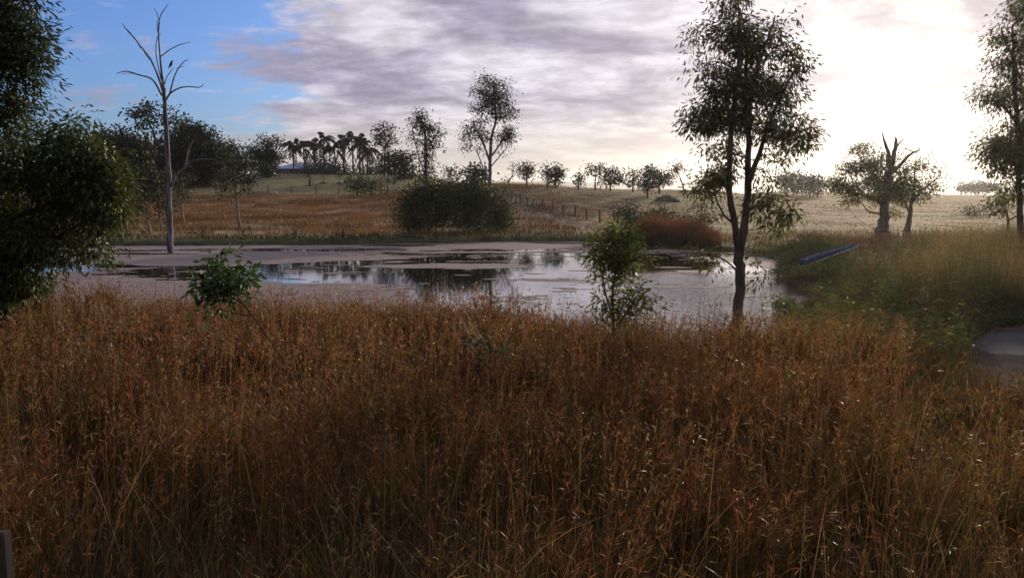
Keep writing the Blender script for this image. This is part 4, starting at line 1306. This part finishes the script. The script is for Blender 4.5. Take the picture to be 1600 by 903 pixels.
for k_, (px, py, tops, lab) in enumerate([
        (250, 360, [(248, 315, 16, 14), (255, 290, 18, 14), (240, 300, 14, 12), (262, 275, 14, 12), (258, 330, 12, 10, .5)], 'thin dark tree just behind the dead trunk on the far shore'),
        (232, 366, [(230, 300, 18, 20), (222, 325, 14, 12, .8), (238, 280, 18, 14), (225, 270, 16, 14)], 'thin dark tree left of the dead trunk on the far shore'),
        (285, 350, [(282, 300, 14, 16, .9), (288, 280, 14, 12), (280, 322, 12, 8, .6), (298, 310, 8, 8, .5)], 'thin dark tree right of the dead trunk with bare foot')]):
    tree('small_tree', lab, 'tree', gy_(px, py), [[(px, py, 1.8), (px - 1, py - 25, 1.5), (px + 1, py - 50, 1.2), (px, py - 75, .8)], [(px, py - 20, 1.1), (px - 8, py - 40, .8), (px - 12, py - 55, .5)]],
         tops, leaf=(.18, .06), per=12, dens=1.1, cols=GREEN_D, bark=M_PALE, seed=55 + k_, gap=.2, spread=.6, group='thin trees beyond the dead trunk')

# trees on the left hill
def hilltree(name, lab, px, Y, stems, cl, seed, cols=GREEN_D, dens=1.0, gap=.12, leaf=(.42, .2), per=10, group=None, mat=M_LEAFD, spread=.55, bark=M_BARKD):
    return tree(name, lab, 'tree', Y, stems, cl, leaf, per, dens, cols, bark, mat, .2, seed, group, spread, gap, 5)
hilltree('gum_tree', 'tall airy gum rising above the dark trees behind the dead trunk', 240, 112, [[(240, 290, 3), (241, 240, 2.4), (242, 215, 2), (232, 190, 1)], [(241, 232, 1.5), (222, 205, 1), (212, 192, .7)], [(241, 230, 1.5), (258, 205, 1), (268, 190, .7)]],
         [(228, 165, 16, 8), (208, 178, 14, 9), (245, 172, 16, 9, .9), (265, 175, 14, 9), (220, 192, 18, 8, .9), (250, 192, 18, 8, .8), (275, 190, 10, 8), (235, 182, 14, 8, .8), (236, 210, 20, 8, .5), (282, 180, 6, 6, .6)], 61, gap=.33, dens=1.1)
for k_, (px, Y, cl, lab) in enumerate([
        (190, 105, [(190, 225, 30, 20), (175, 240, 26, 24), (205, 240, 26, 20), (195, 265, 34, 22), (185, 285, 30, 14)], 'dense dark tree at the left end of the hill grove'),
        (240, 118, [(235, 240, 26, 16), (225, 255, 26, 20), (250, 258, 28, 20), (240, 278, 36, 16)], 'dense dark tree below the airy gum'),
        (298, 120, [(298, 205, 22, 14), (285, 218, 26, 16), (315, 218, 26, 16), (300, 235, 40, 20), (335, 240, 22, 18), (275, 250, 30, 20), (320, 260, 40, 20), (300, 275, 40, 14)], 'largest domed dark tree of the hill grove'),
        (350, 128, [(348, 238, 18, 12), (360, 252, 20, 14), (345, 265, 28, 12), (372, 262, 14, 12)], 'dark tree at the right shoulder of the hill grove')]):
    hilltree('dense_tree', lab, px, Y, [[(px, 286, 3), (px, 262, 2.4), (px + 1, 245, 1.6)]], cl, 62 + k_, dens=2.2, gap=.0, group='dark trees of the hill grove', spread=.8)
hilltree('dense_tree', 'dark tree with two leafy peaks left of the house', 418, 148, [[(418, 272, 2), (418, 250, 1.6), (420, 230, 1)]],
         [(412, 222, 9, 6, .9), (425, 226, 12, 7), (432, 218, 6, 6, .8), (410, 240, 18, 12, 1.2), (425, 245, 16, 14, 1.2), (400, 245, 12, 14), (410, 260, 22, 10, 1.2), (418, 216, 5, 4, .6), (388, 232, 8, 8, .7)], 70, dens=2.0, gap=.1)
hilltree('round_tree', 'low round green tree on the lawn left of the house', 415, 138, [[(420, 276, 1.4), (419, 268, 1), (418, 264, .7)]], [(417, 264, 14, 5, 1.2), (412, 270, 11, 5), (425, 268, 7, 5)], 71, cols=[(0.05, 0.075, 0.03)], dens=2.0, gap=.05)
hilltree('gum_tree', 'tall airy gum right of the palms', 600, 160, [[(601, 270, 1.6), (601, 245, 1.4), (602, 225, 1)], [(601, 235, 1), (592, 215, .6)], [(602, 232, 1), (612, 215, .6)]],
         [(596, 200, 12, 6), (610, 202, 9, 7), (588, 203, 6, 6, .8), (600, 213, 16, 8, 1.1), (615, 218, 8, 7), (590, 220, 9, 6), (602, 226, 11, 6, .9), (605, 235, 6, 4, .5)], 72, dens=1.6, gap=.2)
hilltree('dense_tree', 'spreading dark tree below the airy gum right of the palms', 615, 135, [[(617, 276, 2), (616, 260, 1.6), (618, 250, 1)], [(617, 262, 1.2), (632, 250, .8)]],
         [(600, 245, 12, 8), (618, 242, 14, 6), (635, 244, 13, 6), (610, 258, 22, 10, 1.1), (632, 256, 16, 9), (645, 252, 7, 7, .8), (600, 266, 14, 7), (620, 268, 16, 6), (635, 270, 18, 10)], 73, dens=1.7, gap=.12)
hilltree('dense_tree', 'dark leafy tree standing among the palm trunks', 522, 158, [[(520, 272, 1.5), (520, 255, 1.2), (521, 245, .8)]],
         [(502, 250, 10, 6, .7), (512, 256, 14, 6), (530, 263, 12, 5), (495, 260, 9, 5), (520, 250, 7, 5, .4)], 74, dens=1.7, gap=.25)
# bushes on the hill and in front of the house
hb_ = [(503, 270, 150, 24, 9, 'dark garden shrub at the feet of the middle palms'), (538, 272, 150, 16, 8, 'dark garden shrub under the palm right of the middle cluster'), (580, 270, 150, 18, 9, 'dark garden shrub between the right palms and the spreading tree'),
       (477, 270, 152, 10, 6, 'small garden shrub in front of the right end of the house roof'), (382, 276, 140, 10, 4, 'low garden shrub left of the round lawn tree')]
for k_, (px, py, Y, rx_, ry_, lab) in enumerate(hb_):
    bush('garden_shrub', lab, 'shrub', px, py + 4, Y, [(px, py - 4, rx_, ry_), (px - rx_ * .5, py, rx_ * .6, ry_ * .7), (px + rx_ * .5, py - 1, rx_ * .6, ry_ * .8)], 80 + k_, leaf=(.35, .18), per=9, dens=2.0, group='garden shrubs on the hill', gap=.05)
bush('garden_shrub', 'bright green shrub left of its twin on the lawn edge', 'shrub', 558, 302, 104, [(558, 284, 12, 9), (552, 292, 11, 8), (566, 292, 11, 8), (560, 276, 7, 5)], 90, [(0.045, 0.075, 0.03)], (.25, .12), 11, 2.0, gap=.05)
bush('garden_shrub', 'bright green shrub right of its twin on the lawn edge', 'shrub', 581, 302, 103, [(582, 287, 11, 7), (576, 294, 10, 6), (588, 293, 8, 6)], 91, [(0.055, 0.085, 0.03)], (.25, .12), 11, 2.0, gap=.05)
bush('bramble', 'wide low brown thicket beside the bright green shrubs', 'thicket', 605, 302, 101, [(600, 298, 14, 5), (618, 299, 16, 5), (634, 298, 12, 5)], 92, [(0.09, 0.065, 0.04), (0.07, 0.06, 0.035)], (.22, .08), 9, 2.0, gap=.1)
for k_, (px, py, lab) in enumerate([(606, 283, 'small round bush right of the brown tussock on the upper lawn'), (616, 285, 'upright little green bush on the upper lawn'), (484, 288, 'brown tussock on the lawn below the house'), (482, 274, 'small leafy bush on the lawn in front of the shrubs')]):
    Yb = gy_(px, py + 3)
    bush('lawn_bush', lab, 'shrub', px, py + 3, Yb, [(px, py, 5, 3.5), (px + 1, py - 3, 4, 3)], 95 + k_, [(0.05, 0.06, 0.03)] if k_ != 2 else [(0.09, 0.07, 0.04)], (.2, .08), 9, 3.0, 'little bushes on the lawn', gap=0)
for k_, (px, lab) in enumerate([(505, 'young staked tree on a dark mulch mound left of the other'), (530, 'young staked tree on a dark mulch mound right of the other')]):
    Yb = gy_(px, 287)
    tree('staked_tree', lab, 'tree', Yb, [[(px, 288, .6), (px, 280, .5), (px, 274, .4)]], [(px, 274, 4, 4, 1.0)], leaf=(.2, .08), per=8, dens=1.6, seed=100 + k_, gap=0, spread=.4, group='staked young trees on the lawn')
    mound('mulch_mound', 'low heap of dark mulch under ' + ('the left staked tree' if k_ == 0 else 'the right staked tree'), 'mound', px, 289, Yb - .3, 6 if k_ else 8, 2.2, 103 + k_, M_MULCH, 'mulch mounds')

# ridge trees on the skyline
ridge = [
    (823, 283, [(823, 259, 8, 7), (820, 270, 9, 8), (828, 268, 8, 9), (823, 277, 6, 4, .7)], 'oval lone tree on the ridge right of the tall slender tree', .22),
    (856, 289, [(855, 262, 8, 6, .7), (852, 270, 7, 7, .8), (856, 280, 6, 6)], 'airy tree touching the left side of the round dark one on the ridge', .3),
    (868, 289, [(868, 264, 9, 6), (862, 274, 12, 9, 1.2), (876, 272, 9, 10, 1.2), (868, 283, 10, 5, .8)], 'round dark tree with several stems on the ridge', .08),
    (904, 291, [(904, 279, 8, 5), (904, 284, 9, 5)], 'smallest round tree on the ridge standing alone', .15),
    (930, 291, [(922, 263, 8, 7, .7), (935, 262, 8, 6, .7), (917, 270, 6, 6, .6), (929, 272, 10, 7, .6), (937, 270, 5, 6, .6)], 'airy pale tree left of the dark ridge row', .3),
    (954, 292, [(950, 270, 10, 6), (944, 280, 8, 8), (960, 268, 9, 5), (964, 280, 12, 8), (952, 284, 10, 6), (970, 275, 6, 8)], 'wide dark tree at the left of the ridge row', .08),
    (989, 292, [(987, 272, 9, 6, .8), (992, 278, 9, 7), (984, 283, 8, 5)], 'middle pale green tree of the ridge row', .2),
    (1030, 292, [(1018, 265, 10, 7), (1028, 275, 14, 9), (1042, 280, 9, 9), (1030, 285, 18, 6), (1012, 270, 7, 7)], 'largest dark tree at the right of the ridge row', .08),
    (1012, 300, [(1010, 277, 12, 7), (1005, 286, 10, 7), (1018, 287, 11, 7), (1012, 293, 10, 5)], 'dark tree standing forward of the ridge row', .05)]
for k_, (px, py, cl, lab, gp) in enumerate(ridge):
    Yt = 97 if k_ != 8 else 90
    st = [[(px, py, 1.3), (px, py - 8, 1.0), (px + 1, py - 16, .7)]]
    if k_ == 4:
        st += [[(px + 3, py, .8), (px + 7, py - 15, .6), (px + 8, py - 22, .4)]]
    tree('ridge_tree', lab, 'tree', Yt, st, cl, (.25, .12), 9, 2.4, GREEN_O if gp > .15 else GREEN_D, M_BARKD, M_LEAFD, .2, 110 + k_, 'trees along the ridge', .5, gp, 5)
tree('ridge_tree', 'leaning umbrella shaped tree at the right end of the ridge row', 'tree', 97, [[(1068, 294, 1.2), (1065, 284, 1.0), (1061, 274, .8), (1056, 268, .6)], [(1063, 280, .6), (1054, 275, .5), (1050, 268, .4)]],
     [(1052, 265, 9, 5), (1062, 264, 8, 5), (1057, 260, 8, 4), (1048, 270, 5, 3, .6)], (.24, .11), 9, 2.2, GREEN_O, M_BARKD, M_LEAFD, .2, 125, 'trees along the ridge', .5, .2, 5)
mound('brush_pile', 'low dark heap of cut branches on the ridge field', 'brush pile', 1041, 304, 87, 19, 8, 127, M_MULCH, twigs=160)
for k_, (px, cl, lab, Yt) in enumerate([
        (745, [(745, 268, 14, 7), (738, 275, 9, 7), (755, 276, 8, 7)], 'dark round tree on the skyline behind the tall slender trunk', 100),
        (1118, [(1120, 278, 16, 10), (1110, 285, 14, 8), (1130, 272, 12, 8)], 'hazy tree seen behind the left stem of the near tree', 120),
        (1240, [(1232, 276, 18, 10), (1250, 278, 20, 10), (1225, 290, 16, 10), (1248, 292, 20, 9)], 'broad domed tree in the field behind the near tree', 150),
        (1266, [(1266, 283, 14, 9), (1262, 294, 12, 8), (1272, 292, 10, 8)], 'round tree left of its smaller twin in the right field', 140),
        (1278, [(1279, 285, 8, 7), (1280, 296, 8, 7)], 'smaller round tree right beside its twin in the right field', 138)]):
    tree('field_tree', lab, 'tree', Yt, [[(px, 305, 1.3), (px, 297, 1.1), (px, 288, .8)]], cl, (.42, .2), 10, 1.8, GREEN_D, M_BARKD, M_LEAFD, .2, 130 + k_, 'round trees in the field', .55, .06, 5)
# far tree line on the right horizon
far_l = ['leftmost low tree of the far tree line at right', 'second tree of the far line, wider and flatter', 'third and tallest tree of the far tree line', 'fourth tree of the far line, close to the tallest', 'rightmost tree of the far line beside the edge tree']
for k_, (px, rr) in enumerate([(1503, 8), (1518, 12), (1528, 9), (1541, 10), (1556, 9)]):
    tree('distant_tree', far_l[k_], 'tree', 330, [[(px, 300, .6), (px, 297, .5), (px, 294, .4)]], [(px, 294, rr, 4.5), (px + 3, 291, rr * .6, 3)], (1.0, .5), 8, 3.5, GREEN_D, M_BARKD, M_LEAFD, .1, 140 + k_, 'far tree line at the right horizon', .5, .05, 4)

# shrubs by the red reeds
for k_, (px, py, Y, bl, lab) in enumerate([
        (985, 360, 50, [(982, 332, 16, 11), (975, 345, 12, 12), (992, 345, 14, 12), (978, 328, 8, 6)], 'tall dark green shrub left of the red reeds'),
        (1020, 352, 51, [(1018, 340, 20, 8), (1028, 333, 14, 8), (1038, 342, 14, 8)], 'wide mid green shrub behind the red reeds'),
        (1062, 356, 52, [(1060, 345, 18, 8), (1074, 340, 12, 7), (1088, 350, 12, 8)], 'pale green shrub right behind the red reeds')]):
    bush('shore_shrub', lab, 'shrub', px, py, Y, bl, 150 + k_, [(0.045, 0.065, 0.028)] if k_ < 2 else [(0.075, 0.085, 0.045)], (.15, .06), 13, 1.6, 'shrubs by the red reeds', .08)
tree('small_tree', 'thin leafy sapling behind the near tree at the right of the red reeds', 'tree', 44, [[(1096, 372, 1.6), (1097, 345, 1.4), (1096, 320, 1)]], [(1094, 325, 12, 9, .7), (1100, 340, 12, 9, .7), (1090, 350, 10, 8, .6), (1102, 308, 8, 7, .5)], (.16, .06), 10, 1.0, GREEN_O, M_PALE, M_LEAF, .3, 155, None, .6, .25)
# right field shrubs
tree('small_tree', 'little bent tree with a small crown left of the right edge tree', 'tree', 40, [[(1575, 352, 2), (1573, 335, 1.6), (1566, 322, 1.2), (1555, 316, .8)], [(1576, 345, 1.2), (1585, 337, 1), (1600, 342, .7)]],
     [(1558, 315, 14, 8, .9), (1545, 322, 12, 7, .8), (1568, 325, 12, 7, .8), (1572, 312, 10, 7, .7), (1552, 332, 10, 5, .5)], (.16, .06), 10, 1.0, GREEN_O, M_BARK, M_LEAF, .3, 156, None, .6, .2)
bush('low_shrub', 'low brown shrub lying in the right field', 'shrub', 1515, 337, gy_(1515, 337), [(1515, 331, 15, 4.5), (1505, 333, 9, 3), (1526, 333, 8, 3)], 157, [(0.075, 0.065, 0.04)], (.18, .06), 13, 2.5, gap=0)
bush('low_shrub', 'pale green shrub on the top of the right bank', 'shrub', 1502, 388, 40, [(1500, 378, 20, 6), (1515, 374, 12, 6), (1480, 382, 12, 5)], 158, [(0.08, 0.10, 0.045)], (.13, .05), 12, 1.8, gap=.05)
bush('low_shrub', 'small dark bush in the shallows beside the sparkling water', 'shrub', 1268, 545, 15.4, [(1268, 512, 15, 14, .7), (1262, 524, 14, 10, .7)], 159, [(0.05, 0.05, 0.03)], (.09, .03), 9, .8, gap=.1)
# dark tussocks on the far shore
for k_, (px, lab) in enumerate([(315, 'dark green tussock on the far shore right of the dead tree'), (380, 'dark green tussock on the far shore below the open crowned tree'), (460, 'dark green tussock on the far shore in the middle of the left half'),
                                (535, 'dark green tussock on the far shore before the orange slope'), (765, 'dark round tussock at the foot of the thicket'), (638, 'dark tussock at the left foot of the thicket')]):
    bush('tussock', lab, 'tussock', px, 372, gy_(px, 371), [(px, 366, 8, 5), (px + 2, 362, 5, 4)], 160 + k_, [(0.04, 0.05, 0.025)], (.2, .03), 12, 2.2, 'tussocks on the far shore', gap=0)

# ------------------------------------------------------------------ palms
def palm_meshes(seed, hgt, r):
    rng = np.random.default_rng(seed)
    zz = np.linspace(0, hgt, 7)
    sway = rng.normal(0, .05, (7, 2)).cumsum(0)
    pts = np.stack([sway[:, 0], sway[:, 1], zz], 1)
    pts[0] = 0
    V1, F1 = tubes([smoothpath(pts, np.array([1.4, 1.05, 1, .95, .9, .85, .7]) * r, 3)], 8)
    top = pts[-1]
    Vs, Cs, Fs, off = [], [], [], 0
    shaft = smoothpath([top - [0, 0, .1], top + [0, 0, .5], top + [0, 0, 1.0]], [r * 1.05, r * .8, r * .3], 3)
    paths = [shaft]
    for f in range(15):
        az_ = f * 2.4 + rng.normal(0, .2)
        el = (-.45, .2, .9, 1.35, .55)[f % 5] + rng.uniform(-.15, .15)
        L = rng.uniform(2.7, 3.5)
        d = np.array([math.cos(az_), math.sin(az_), 0])
        s_ = np.linspace(0, 1, 10)
        hor = L * (s_ * math.cos(el) * (1 - .12 * s_) + .12 * s_)
        ver = L * (s_ * math.sin(el) - (.55 + .35 * math.cos(el)) * s_ ** 2.1)
        pp = top + np.array([0, 0, .85]) + d[None] * hor[:, None] + np.array([0, 0, 1.])[None] * ver[:, None]
        paths.append((pp, np.linspace(.035, .01, 10)))
        q_ = 26
        tt = np.linspace(.15, 1, q_)
        c0 = np.stack([np.interp(tt, s_, pp[:, k]) for k in range(3)], 1)
        tn = unit(np.gradient(c0, axis=0))
        side = unit(np.cross(tn, [0, 0, 1.0]))
        for sg in (-1, 1):
            dd = unit(side * sg * .75 + tn * .45 + np.array([0, 0, -1.0]) * rng.uniform(.35, 1.0, (q_, 1)))
            ln = (.62 * np.sin(np.pi * (.12 + .8 * tt)) + .12)
            V, F = leaf_mesh(c0, dd, ln, .17, rng)
            Vs.append(V)
            Fs.append(F + off)
            off += len(V)
            Cs.append(np.tile(np.array((.035, .048, .022)) * rng.uniform(.8, 1.3), (len(V), 1)))
    PV, PF = tubes(paths, 4)
    Vs.append(PV)
    Cs.append(np.tile((.06, .065, .03), (len(PV), 1)))
    Fs.append(PF + off)
    return (V1, F1), (np.concatenate(Vs), np.concatenate(Cs), np.concatenate(Fs))


M_PALM = two_tone('palm trunk', (0.15, 0.14, 0.13), (0.08, 0.075, 0.07), 3, .85, .4, (1, 1, 3))
palms = [(460, 272, 232, 'leftmost palm, in front of the house roof'), (477, 271, 235, 'second palm from the left with its fronds touching the first'), (508, 272, 222, 'tallest palm of the middle cluster'),
         (494, 271, 231, 'palm with its crown just left of the tallest middle one'), (524, 272, 238, 'shorter palm at the right side of the middle cluster'), (538, 272, 226, 'lone palm with clear trunk between the two clusters'),
         (553, 272, 221, 'tallest palm of the right cluster with a clear trunk'), (563, 272, 224, 'thick crowned palm in the middle of the right cluster'), (568, 272, 231, 'palm half hidden within the right cluster'), (575, 272, 241, 'short palm at the right end of the right cluster')]
protos = {}
for k_, (px, pb, pt, lab) in enumerate(palms):
    Yp = 158 + (k_ * 37 % 7) - 3
    x0 = P(px, 300, Yp)[0]
    zb = Hs(x0, Yp)
    zt = P(px, pt, Yp)[2]
    var = k_ % 3
    r_ = thing('palm_tree', lab, 'palm', (x0, Yp, zb - .05), 'palms on the hill by the house')
    if var not in protos:
        (V1, F1), (V2, C2, F2) = palm_meshes(200 + var, 5.0, .17)
        a_ = mesh_obj('trunk', V1, [F1], M_PALM, r_, smooth=True)
        b_ = mesh_obj('crown', V2, [F2], M_LEAFD, r_, C2)
        protos[var] = (a_, b_)
        tr_, cr_ = a_, b_
    else:
        tr_, cr_ = protos[var][0].copy(), protos[var][1].copy()
        for q_ in (tr_, cr_):
            q_.parent = r_
            col.objects.link(q_)
    hh = (zt - .2) - zb
    tr_.scale = (1, 1, hh / 5.0)
    cr_.location = (0, 0, hh - 5.0)
    r_.rotation_euler = (0, 0, k_ * 1.7)

# ------------------------------------------------------------------ house
def boxm(x0, x1, y0, y1, z0, z1):
    V = np.array([(x, y, z) for z in (z0, z1) for x, y in ((x0, y0), (x1, y0), (x1, y1), (x0, y1))], float)
    F = np.array([[0, 3, 2, 1], [4, 5, 6, 7], [0, 1, 5, 4], [1, 2, 6, 5], [2, 3, 7, 6], [3, 0, 4, 7]])
    return V, F


def boxes(name, bl, mat, parent=None):
    Vs, Fs, off = [], [], 0
    for b_ in bl:
        V, F = boxm(*b_)
        Vs.append(V)
        Fs.append(F + off)
        off += 8
    return mesh_obj(name, np.concatenate(Vs), [np.concatenate(Fs)], mat, parent)


M_BRICK, t = new_mat('red brick')
co = t.n('ShaderNodeTexCoord')
br = t.n('ShaderNodeTexBrick')
t.put(br.inputs['Vector'], co.outputs['Object'])
br.inputs['Color1'].default_value = (.13, .05, .035, 1)
br.inputs['Color2'].default_value = (.10, .042, .032, 1)
br.inputs['Mortar'].default_value = (.15, .13, .12, 1)
br.inputs['Scale'].default_value = 4
p = t.n('ShaderNodeBsdfPrincipled')
t.put(p.inputs[0], br.outputs[0])
p.inputs['Roughness'].default_value = .9
out(t, p.outputs[0])
M_ROOF = two_tone('blue painted roof steel', (0.22, 0.30, 0.55), (0.17, 0.24, 0.46), 1.2, .45, .3, (8, .2, 1))
M_WHITE = two_tone('white paint', (0.72, 0.72, 0.72), (0.6, 0.6, 0.58), 5, .5, .1)
M_GLASS = two_tone('dark window glass', (0.03, 0.035, 0.045), (0.02, 0.025, 0.03), 2, .08, 0, spec=.6)
YH = 172.0
hx0, hx1 = P(432, 300, YH)[0], P(527, 300, YH)[0]
zr, ze = P(470, 254.5, YH + 4)[2], P(470, 264, YH)[2]
zf = ze - 2.5
hw, hd_ = hx1 - hx0, 8.0
house = thing('brick_house', 'low brick house with a blue metal roof behind the palms', 'house', (hx0, YH, zf))
boxes('wall', [(0, hw, 0, hd_, -.6, 2.45)], M_BRICK, house)
ov = .6
rv = np.array([(-ov, -ov, 2.42), (hw + ov, -ov, 2.42), (hw + ov, hd_ + ov, 2.42), (-ov, hd_ + ov, 2.42), (3.2, hd_ / 2, zr - zf), (hw - 3.2, hd_ / 2, zr - zf),
               (-ov, -ov, 2.55), (hw + ov, -ov, 2.55), (hw + ov, hd_ + ov, 2.55), (-ov, hd_ + ov, 2.55)])
rf = mesh_obj('roof', rv, [np.array([[6, 7, 5, 4], [8, 9, 4, 5], [0, 1, 7, 6], [1, 2, 8, 7], [2, 3, 9, 8], [3, 0, 6, 9], [3, 2, 1, 0]]), np.array([[7, 8, 5], [9, 6, 4]])], M_ROOF, house)
for wx in (1.4, 4.0, 8.5, 10.6):
    wn = boxes('window', [(wx, wx + 1.5, -.05, -.003, .9, .98), (wx, wx + 1.5, -.05, -.003, 2.02, 2.1), (wx, wx + .07, -.05, -.003, .98, 2.02), (wx + 1.43, wx + 1.5, -.05, -.003, .98, 2.02), (wx + .72, wx + .78, -.045, -.003, .98, 2.02)], M_WHITE, house)
    boxes('pane', [(wx + .07, wx + 1.43, -.02, -.002, .98, 2.02)], M_GLASS, wn)
boxes('door', [(6.3, 7.25, -.05, -.002, -.1, 2.05)], M_CHAR, house)

# ------------------------------------------------------------------ fences
def fence(name, label, pts, hgt, r, wires, M=M_POST):
    base = np.array(pts[0])
    root = thing(name, label, 'fence', base)
    for q_, p_ in enumerate(pts):
        rr = np.random.default_rng(q_ + 5)
        lean = rr.normal(0, .03, 2)
        h = hgt * rr.uniform(.9, 1.1)
        V, F = tubes([(np.array([p_ - [0, 0, .1], p_ + [lean[0] * h / 2, lean[1] * h / 2, h / 2], p_ + [lean[0] * h, lean[1] * h, h - .015], p_ + [lean[0] * h, lean[1] * h, h]]), np.array([r, r, r * .96, r * .4]))], 8)
        mesh_obj('post', V - base, [F], M, root, smooth=False)
    for wz in wires:
        pp = np.array([p_ + [0, 0, hgt * wz] for p_ in pts])
        fine_ = []
        for a_, b_ in zip(pp[:-1], pp[1:]):
            for s_ in np.linspace(0, 1, 4, endpoint=False):
                fine_.append(a_ * (1 - s_) + b_ * s_ - np.array([0, 0, .06 * s_ * (1 - s_)]))
        fine_.append(pp[-1])
        V, F = tubes([(np.array(fine_), np.full(len(fine_), .006))], 4)
        mesh_obj('wire', V - base, [F], M_WIRE, root)


# fence running down the slope on the right of the track
fp = []
for px, py in [(800, 313), (806, 318), (813, 320), (824, 323), (833, 325.5), (848, 329), (863, 332.5), (880, 336), (898, 339.5), (916, 343.5), (937, 347.5), (960, 349), (984, 353)]:
    fp.append(G(px, py))
fence('wire_fence', 'post and wire fence running down the slope beside the track', fp, .95, .085, (.35, .65, .92))
fp = []
for px in (285, 305, 345, 382, 419, 456, 494, 529, 567, 606, 640):
    X = P(px, 300, 108.0)[0]
    fp.append(np.array([X, 108.0, Hs(X, 108.0)]))
fence('wire_fence', 'long post and wire fence between the orange slope and the lawn', fp, 1.05, .07, (.35, .65, .92))

# trough by the left fence
g_ = np.array([P(427, 300, 106.0)[0], 106.0, 0])
g_[2] = Hs(g_[0], 106.0)
tr = thing('trough', 'small white trough standing by the lawn fence', 'trough', g_)
tv = []
for (s_, z_) in ((.80, .12), (1.0, .42), (.90, .42), (.72, .18)):
    for a_, b_ in ((-1, -1), (1, -1), (1, 1), (-1, 1)):
        for e_ in range(1):
            tv.append((a_ * .55 * s_, b_ * .28 * s_, z_))
tf = []
for k_ in range(3):
    for e_ in range(4):
        tf.append([k_ * 4 + e_, k_ * 4 + (e_ + 1) % 4, k_ * 4 + 4 + (e_ + 1) % 4, k_ * 4 + 4 + e_])
tf += [[3, 2, 1, 0], [12, 13, 14, 15]]
mesh_obj('tub', np.array(tv), [np.array(tf)], M_WHITE, tr)
for sx_ in (-1, 1):
    boxes('foot', [(sx_ * .35 - .05, sx_ * .35 + .05, -.18, .18, -.03, .118)], M_CHAR, tr)

# power pole on the right horizon
Yq = 240.0
X = P(1278, 300, Yq)[0]
pz = Hs(X, Yq)
ptop = P(1278, 268, Yq)[2]
pp_ = thing('power_pole', 'distant power pole rising above the round field trees', 'power pole', (X, Yq, pz))
V, F = tubes([(np.array([(0, 0, -.2), (0, 0, (ptop - pz) / 2), (0, 0, ptop - pz)]), np.array([.19, .16, .13]))], 8)
mesh_obj('pole', V, [F], M_POST, pp_, smooth=True)
boxes('crossarm', [(-.9, .9, -.24, -.14, ptop - pz - .7, ptop - pz - .55)], M_POST, pp_)
for sx_ in (-.8, 0, .8):
    V, F = ell((sx_, -.19, ptop - pz - .47), (.07, .07, .1))
    mesh_obj('insulator', V, [F], M_WHITE, pp_, smooth=True)

# ------------------------------------------------------------------ blue boat on the bank
M_BLUE = two_tone('blue hull paint', (0.022, 0.042, 0.18), (0.012, 0.02, 0.075), 4, .75, .3, spec=.12)
M_ALU = two_tone('bare grey metal rim', (0.42, 0.42, 0.44), (0.3, 0.3, 0.32), 6, .3, .1, metallic=.8)
pa = np.array([P(1250, 398, 30.5)[0], 30.5, 0])
pb = np.array([P(1340, 376, 35.8)[0], 35.8, 0])
pa[2], pb[2] = Hs(pa[0], pa[1]) + .10, Hs(pb[0], pb[1]) + .48
ax = pb - pa
Lb = np.linalg.norm(ax)
boat = thing('canoe', 'long blue canoe lying upside down on the grassy bank right of the pond', 'canoe', (pa + pb) / 2)
boat.rotation_mode = 'QUATERNION'
boat.rotation_quaternion = Vector(ax).to_track_quat('X', 'Z')
ns, nc = 26, 13
Vh = []
for k_ in range(ns + 1):
    s_ = k_ / ns * 2 - 1
    wdt = .17 * (1 - abs(s_) ** 7) ** .8 * (1 - .35 * (s_ + 1) / 2) + .02
    dep = .25 * (1 - .62 * (s_ + 1) / 2) * (1 - .3 * abs(s_) ** 8)
    rise = .02 * abs(s_) ** 3
    for j_ in range(nc):
        th = math.pi * j_ / (nc - 1)
        cs_ = math.copysign(abs(math.cos(th)) ** .35, math.cos(th))
        Vh.append((s_ * Lb / 2, -cs_ * wdt, -rise + dep * math.sin(th) ** .4 if 0 < j_ < nc - 1 else -rise))
Vh = np.array(Vh)
Fh = np.array([[k_ * nc + j_, k_ * nc + j_ + 1, (k_ + 1) * nc + j_ + 1, (k_ + 1) * nc + j_] for k_ in range(ns) for j_ in range(nc - 1)])
inn = Vh * np.array([.985, .94, 1]) - np.array([0, 0, .02])
mesh_obj('hull', np.concatenate([Vh, inn]), [Fh, Fh[:, ::-1] + len(Vh)], M_BLUE, boat, smooth=True)
for e_ in (0, nc - 1):
    V, F = tubes([(Vh[np.arange(ns + 1) * nc + e_], np.full(ns + 1, .02))], 6)
    mesh_obj('gunwale', V, [F], M_ALU, boat, smooth=True)
V, F = tubes([(Vh[np.arange(1, ns) * nc + nc // 2] + np.array([0, 0, .004]), np.full(ns - 1, .009))], 6)
mesh_obj('keel', V, [F], M_BLUE, boat, smooth=True)

# ------------------------------------------------------------------ timber stake at the lower left
sp = P(3, 830, 3.1)
sz = Hs(sp[0], 3.1)
st_ = thing('stake', 'weathered grey timber stake cut by the lower left corner', 'post', (sp[0], 3.1, sz))
hh = sp[2] - sz
r2 = .022
V, F = boxm(-r2, r2, -r2, r2, -.1, hh - .006)
V = np.concatenate([V, np.array([(-r2 * .8, -r2 * .8, hh), (r2 * .8, -r2 * .8, hh + .004), (r2 * .8, r2 * .8, hh), (-r2 * .8, r2 * .8, hh - .002)])])
F = np.concatenate([F[[0, 2, 3, 4, 5]], np.array([[8, 9, 10, 11], [4, 5, 9, 8], [5, 6, 10, 9], [6, 7, 11, 10], [7, 4, 8, 11]])])
mesh_obj('shaft', V, [F], M_BARKD, st_)
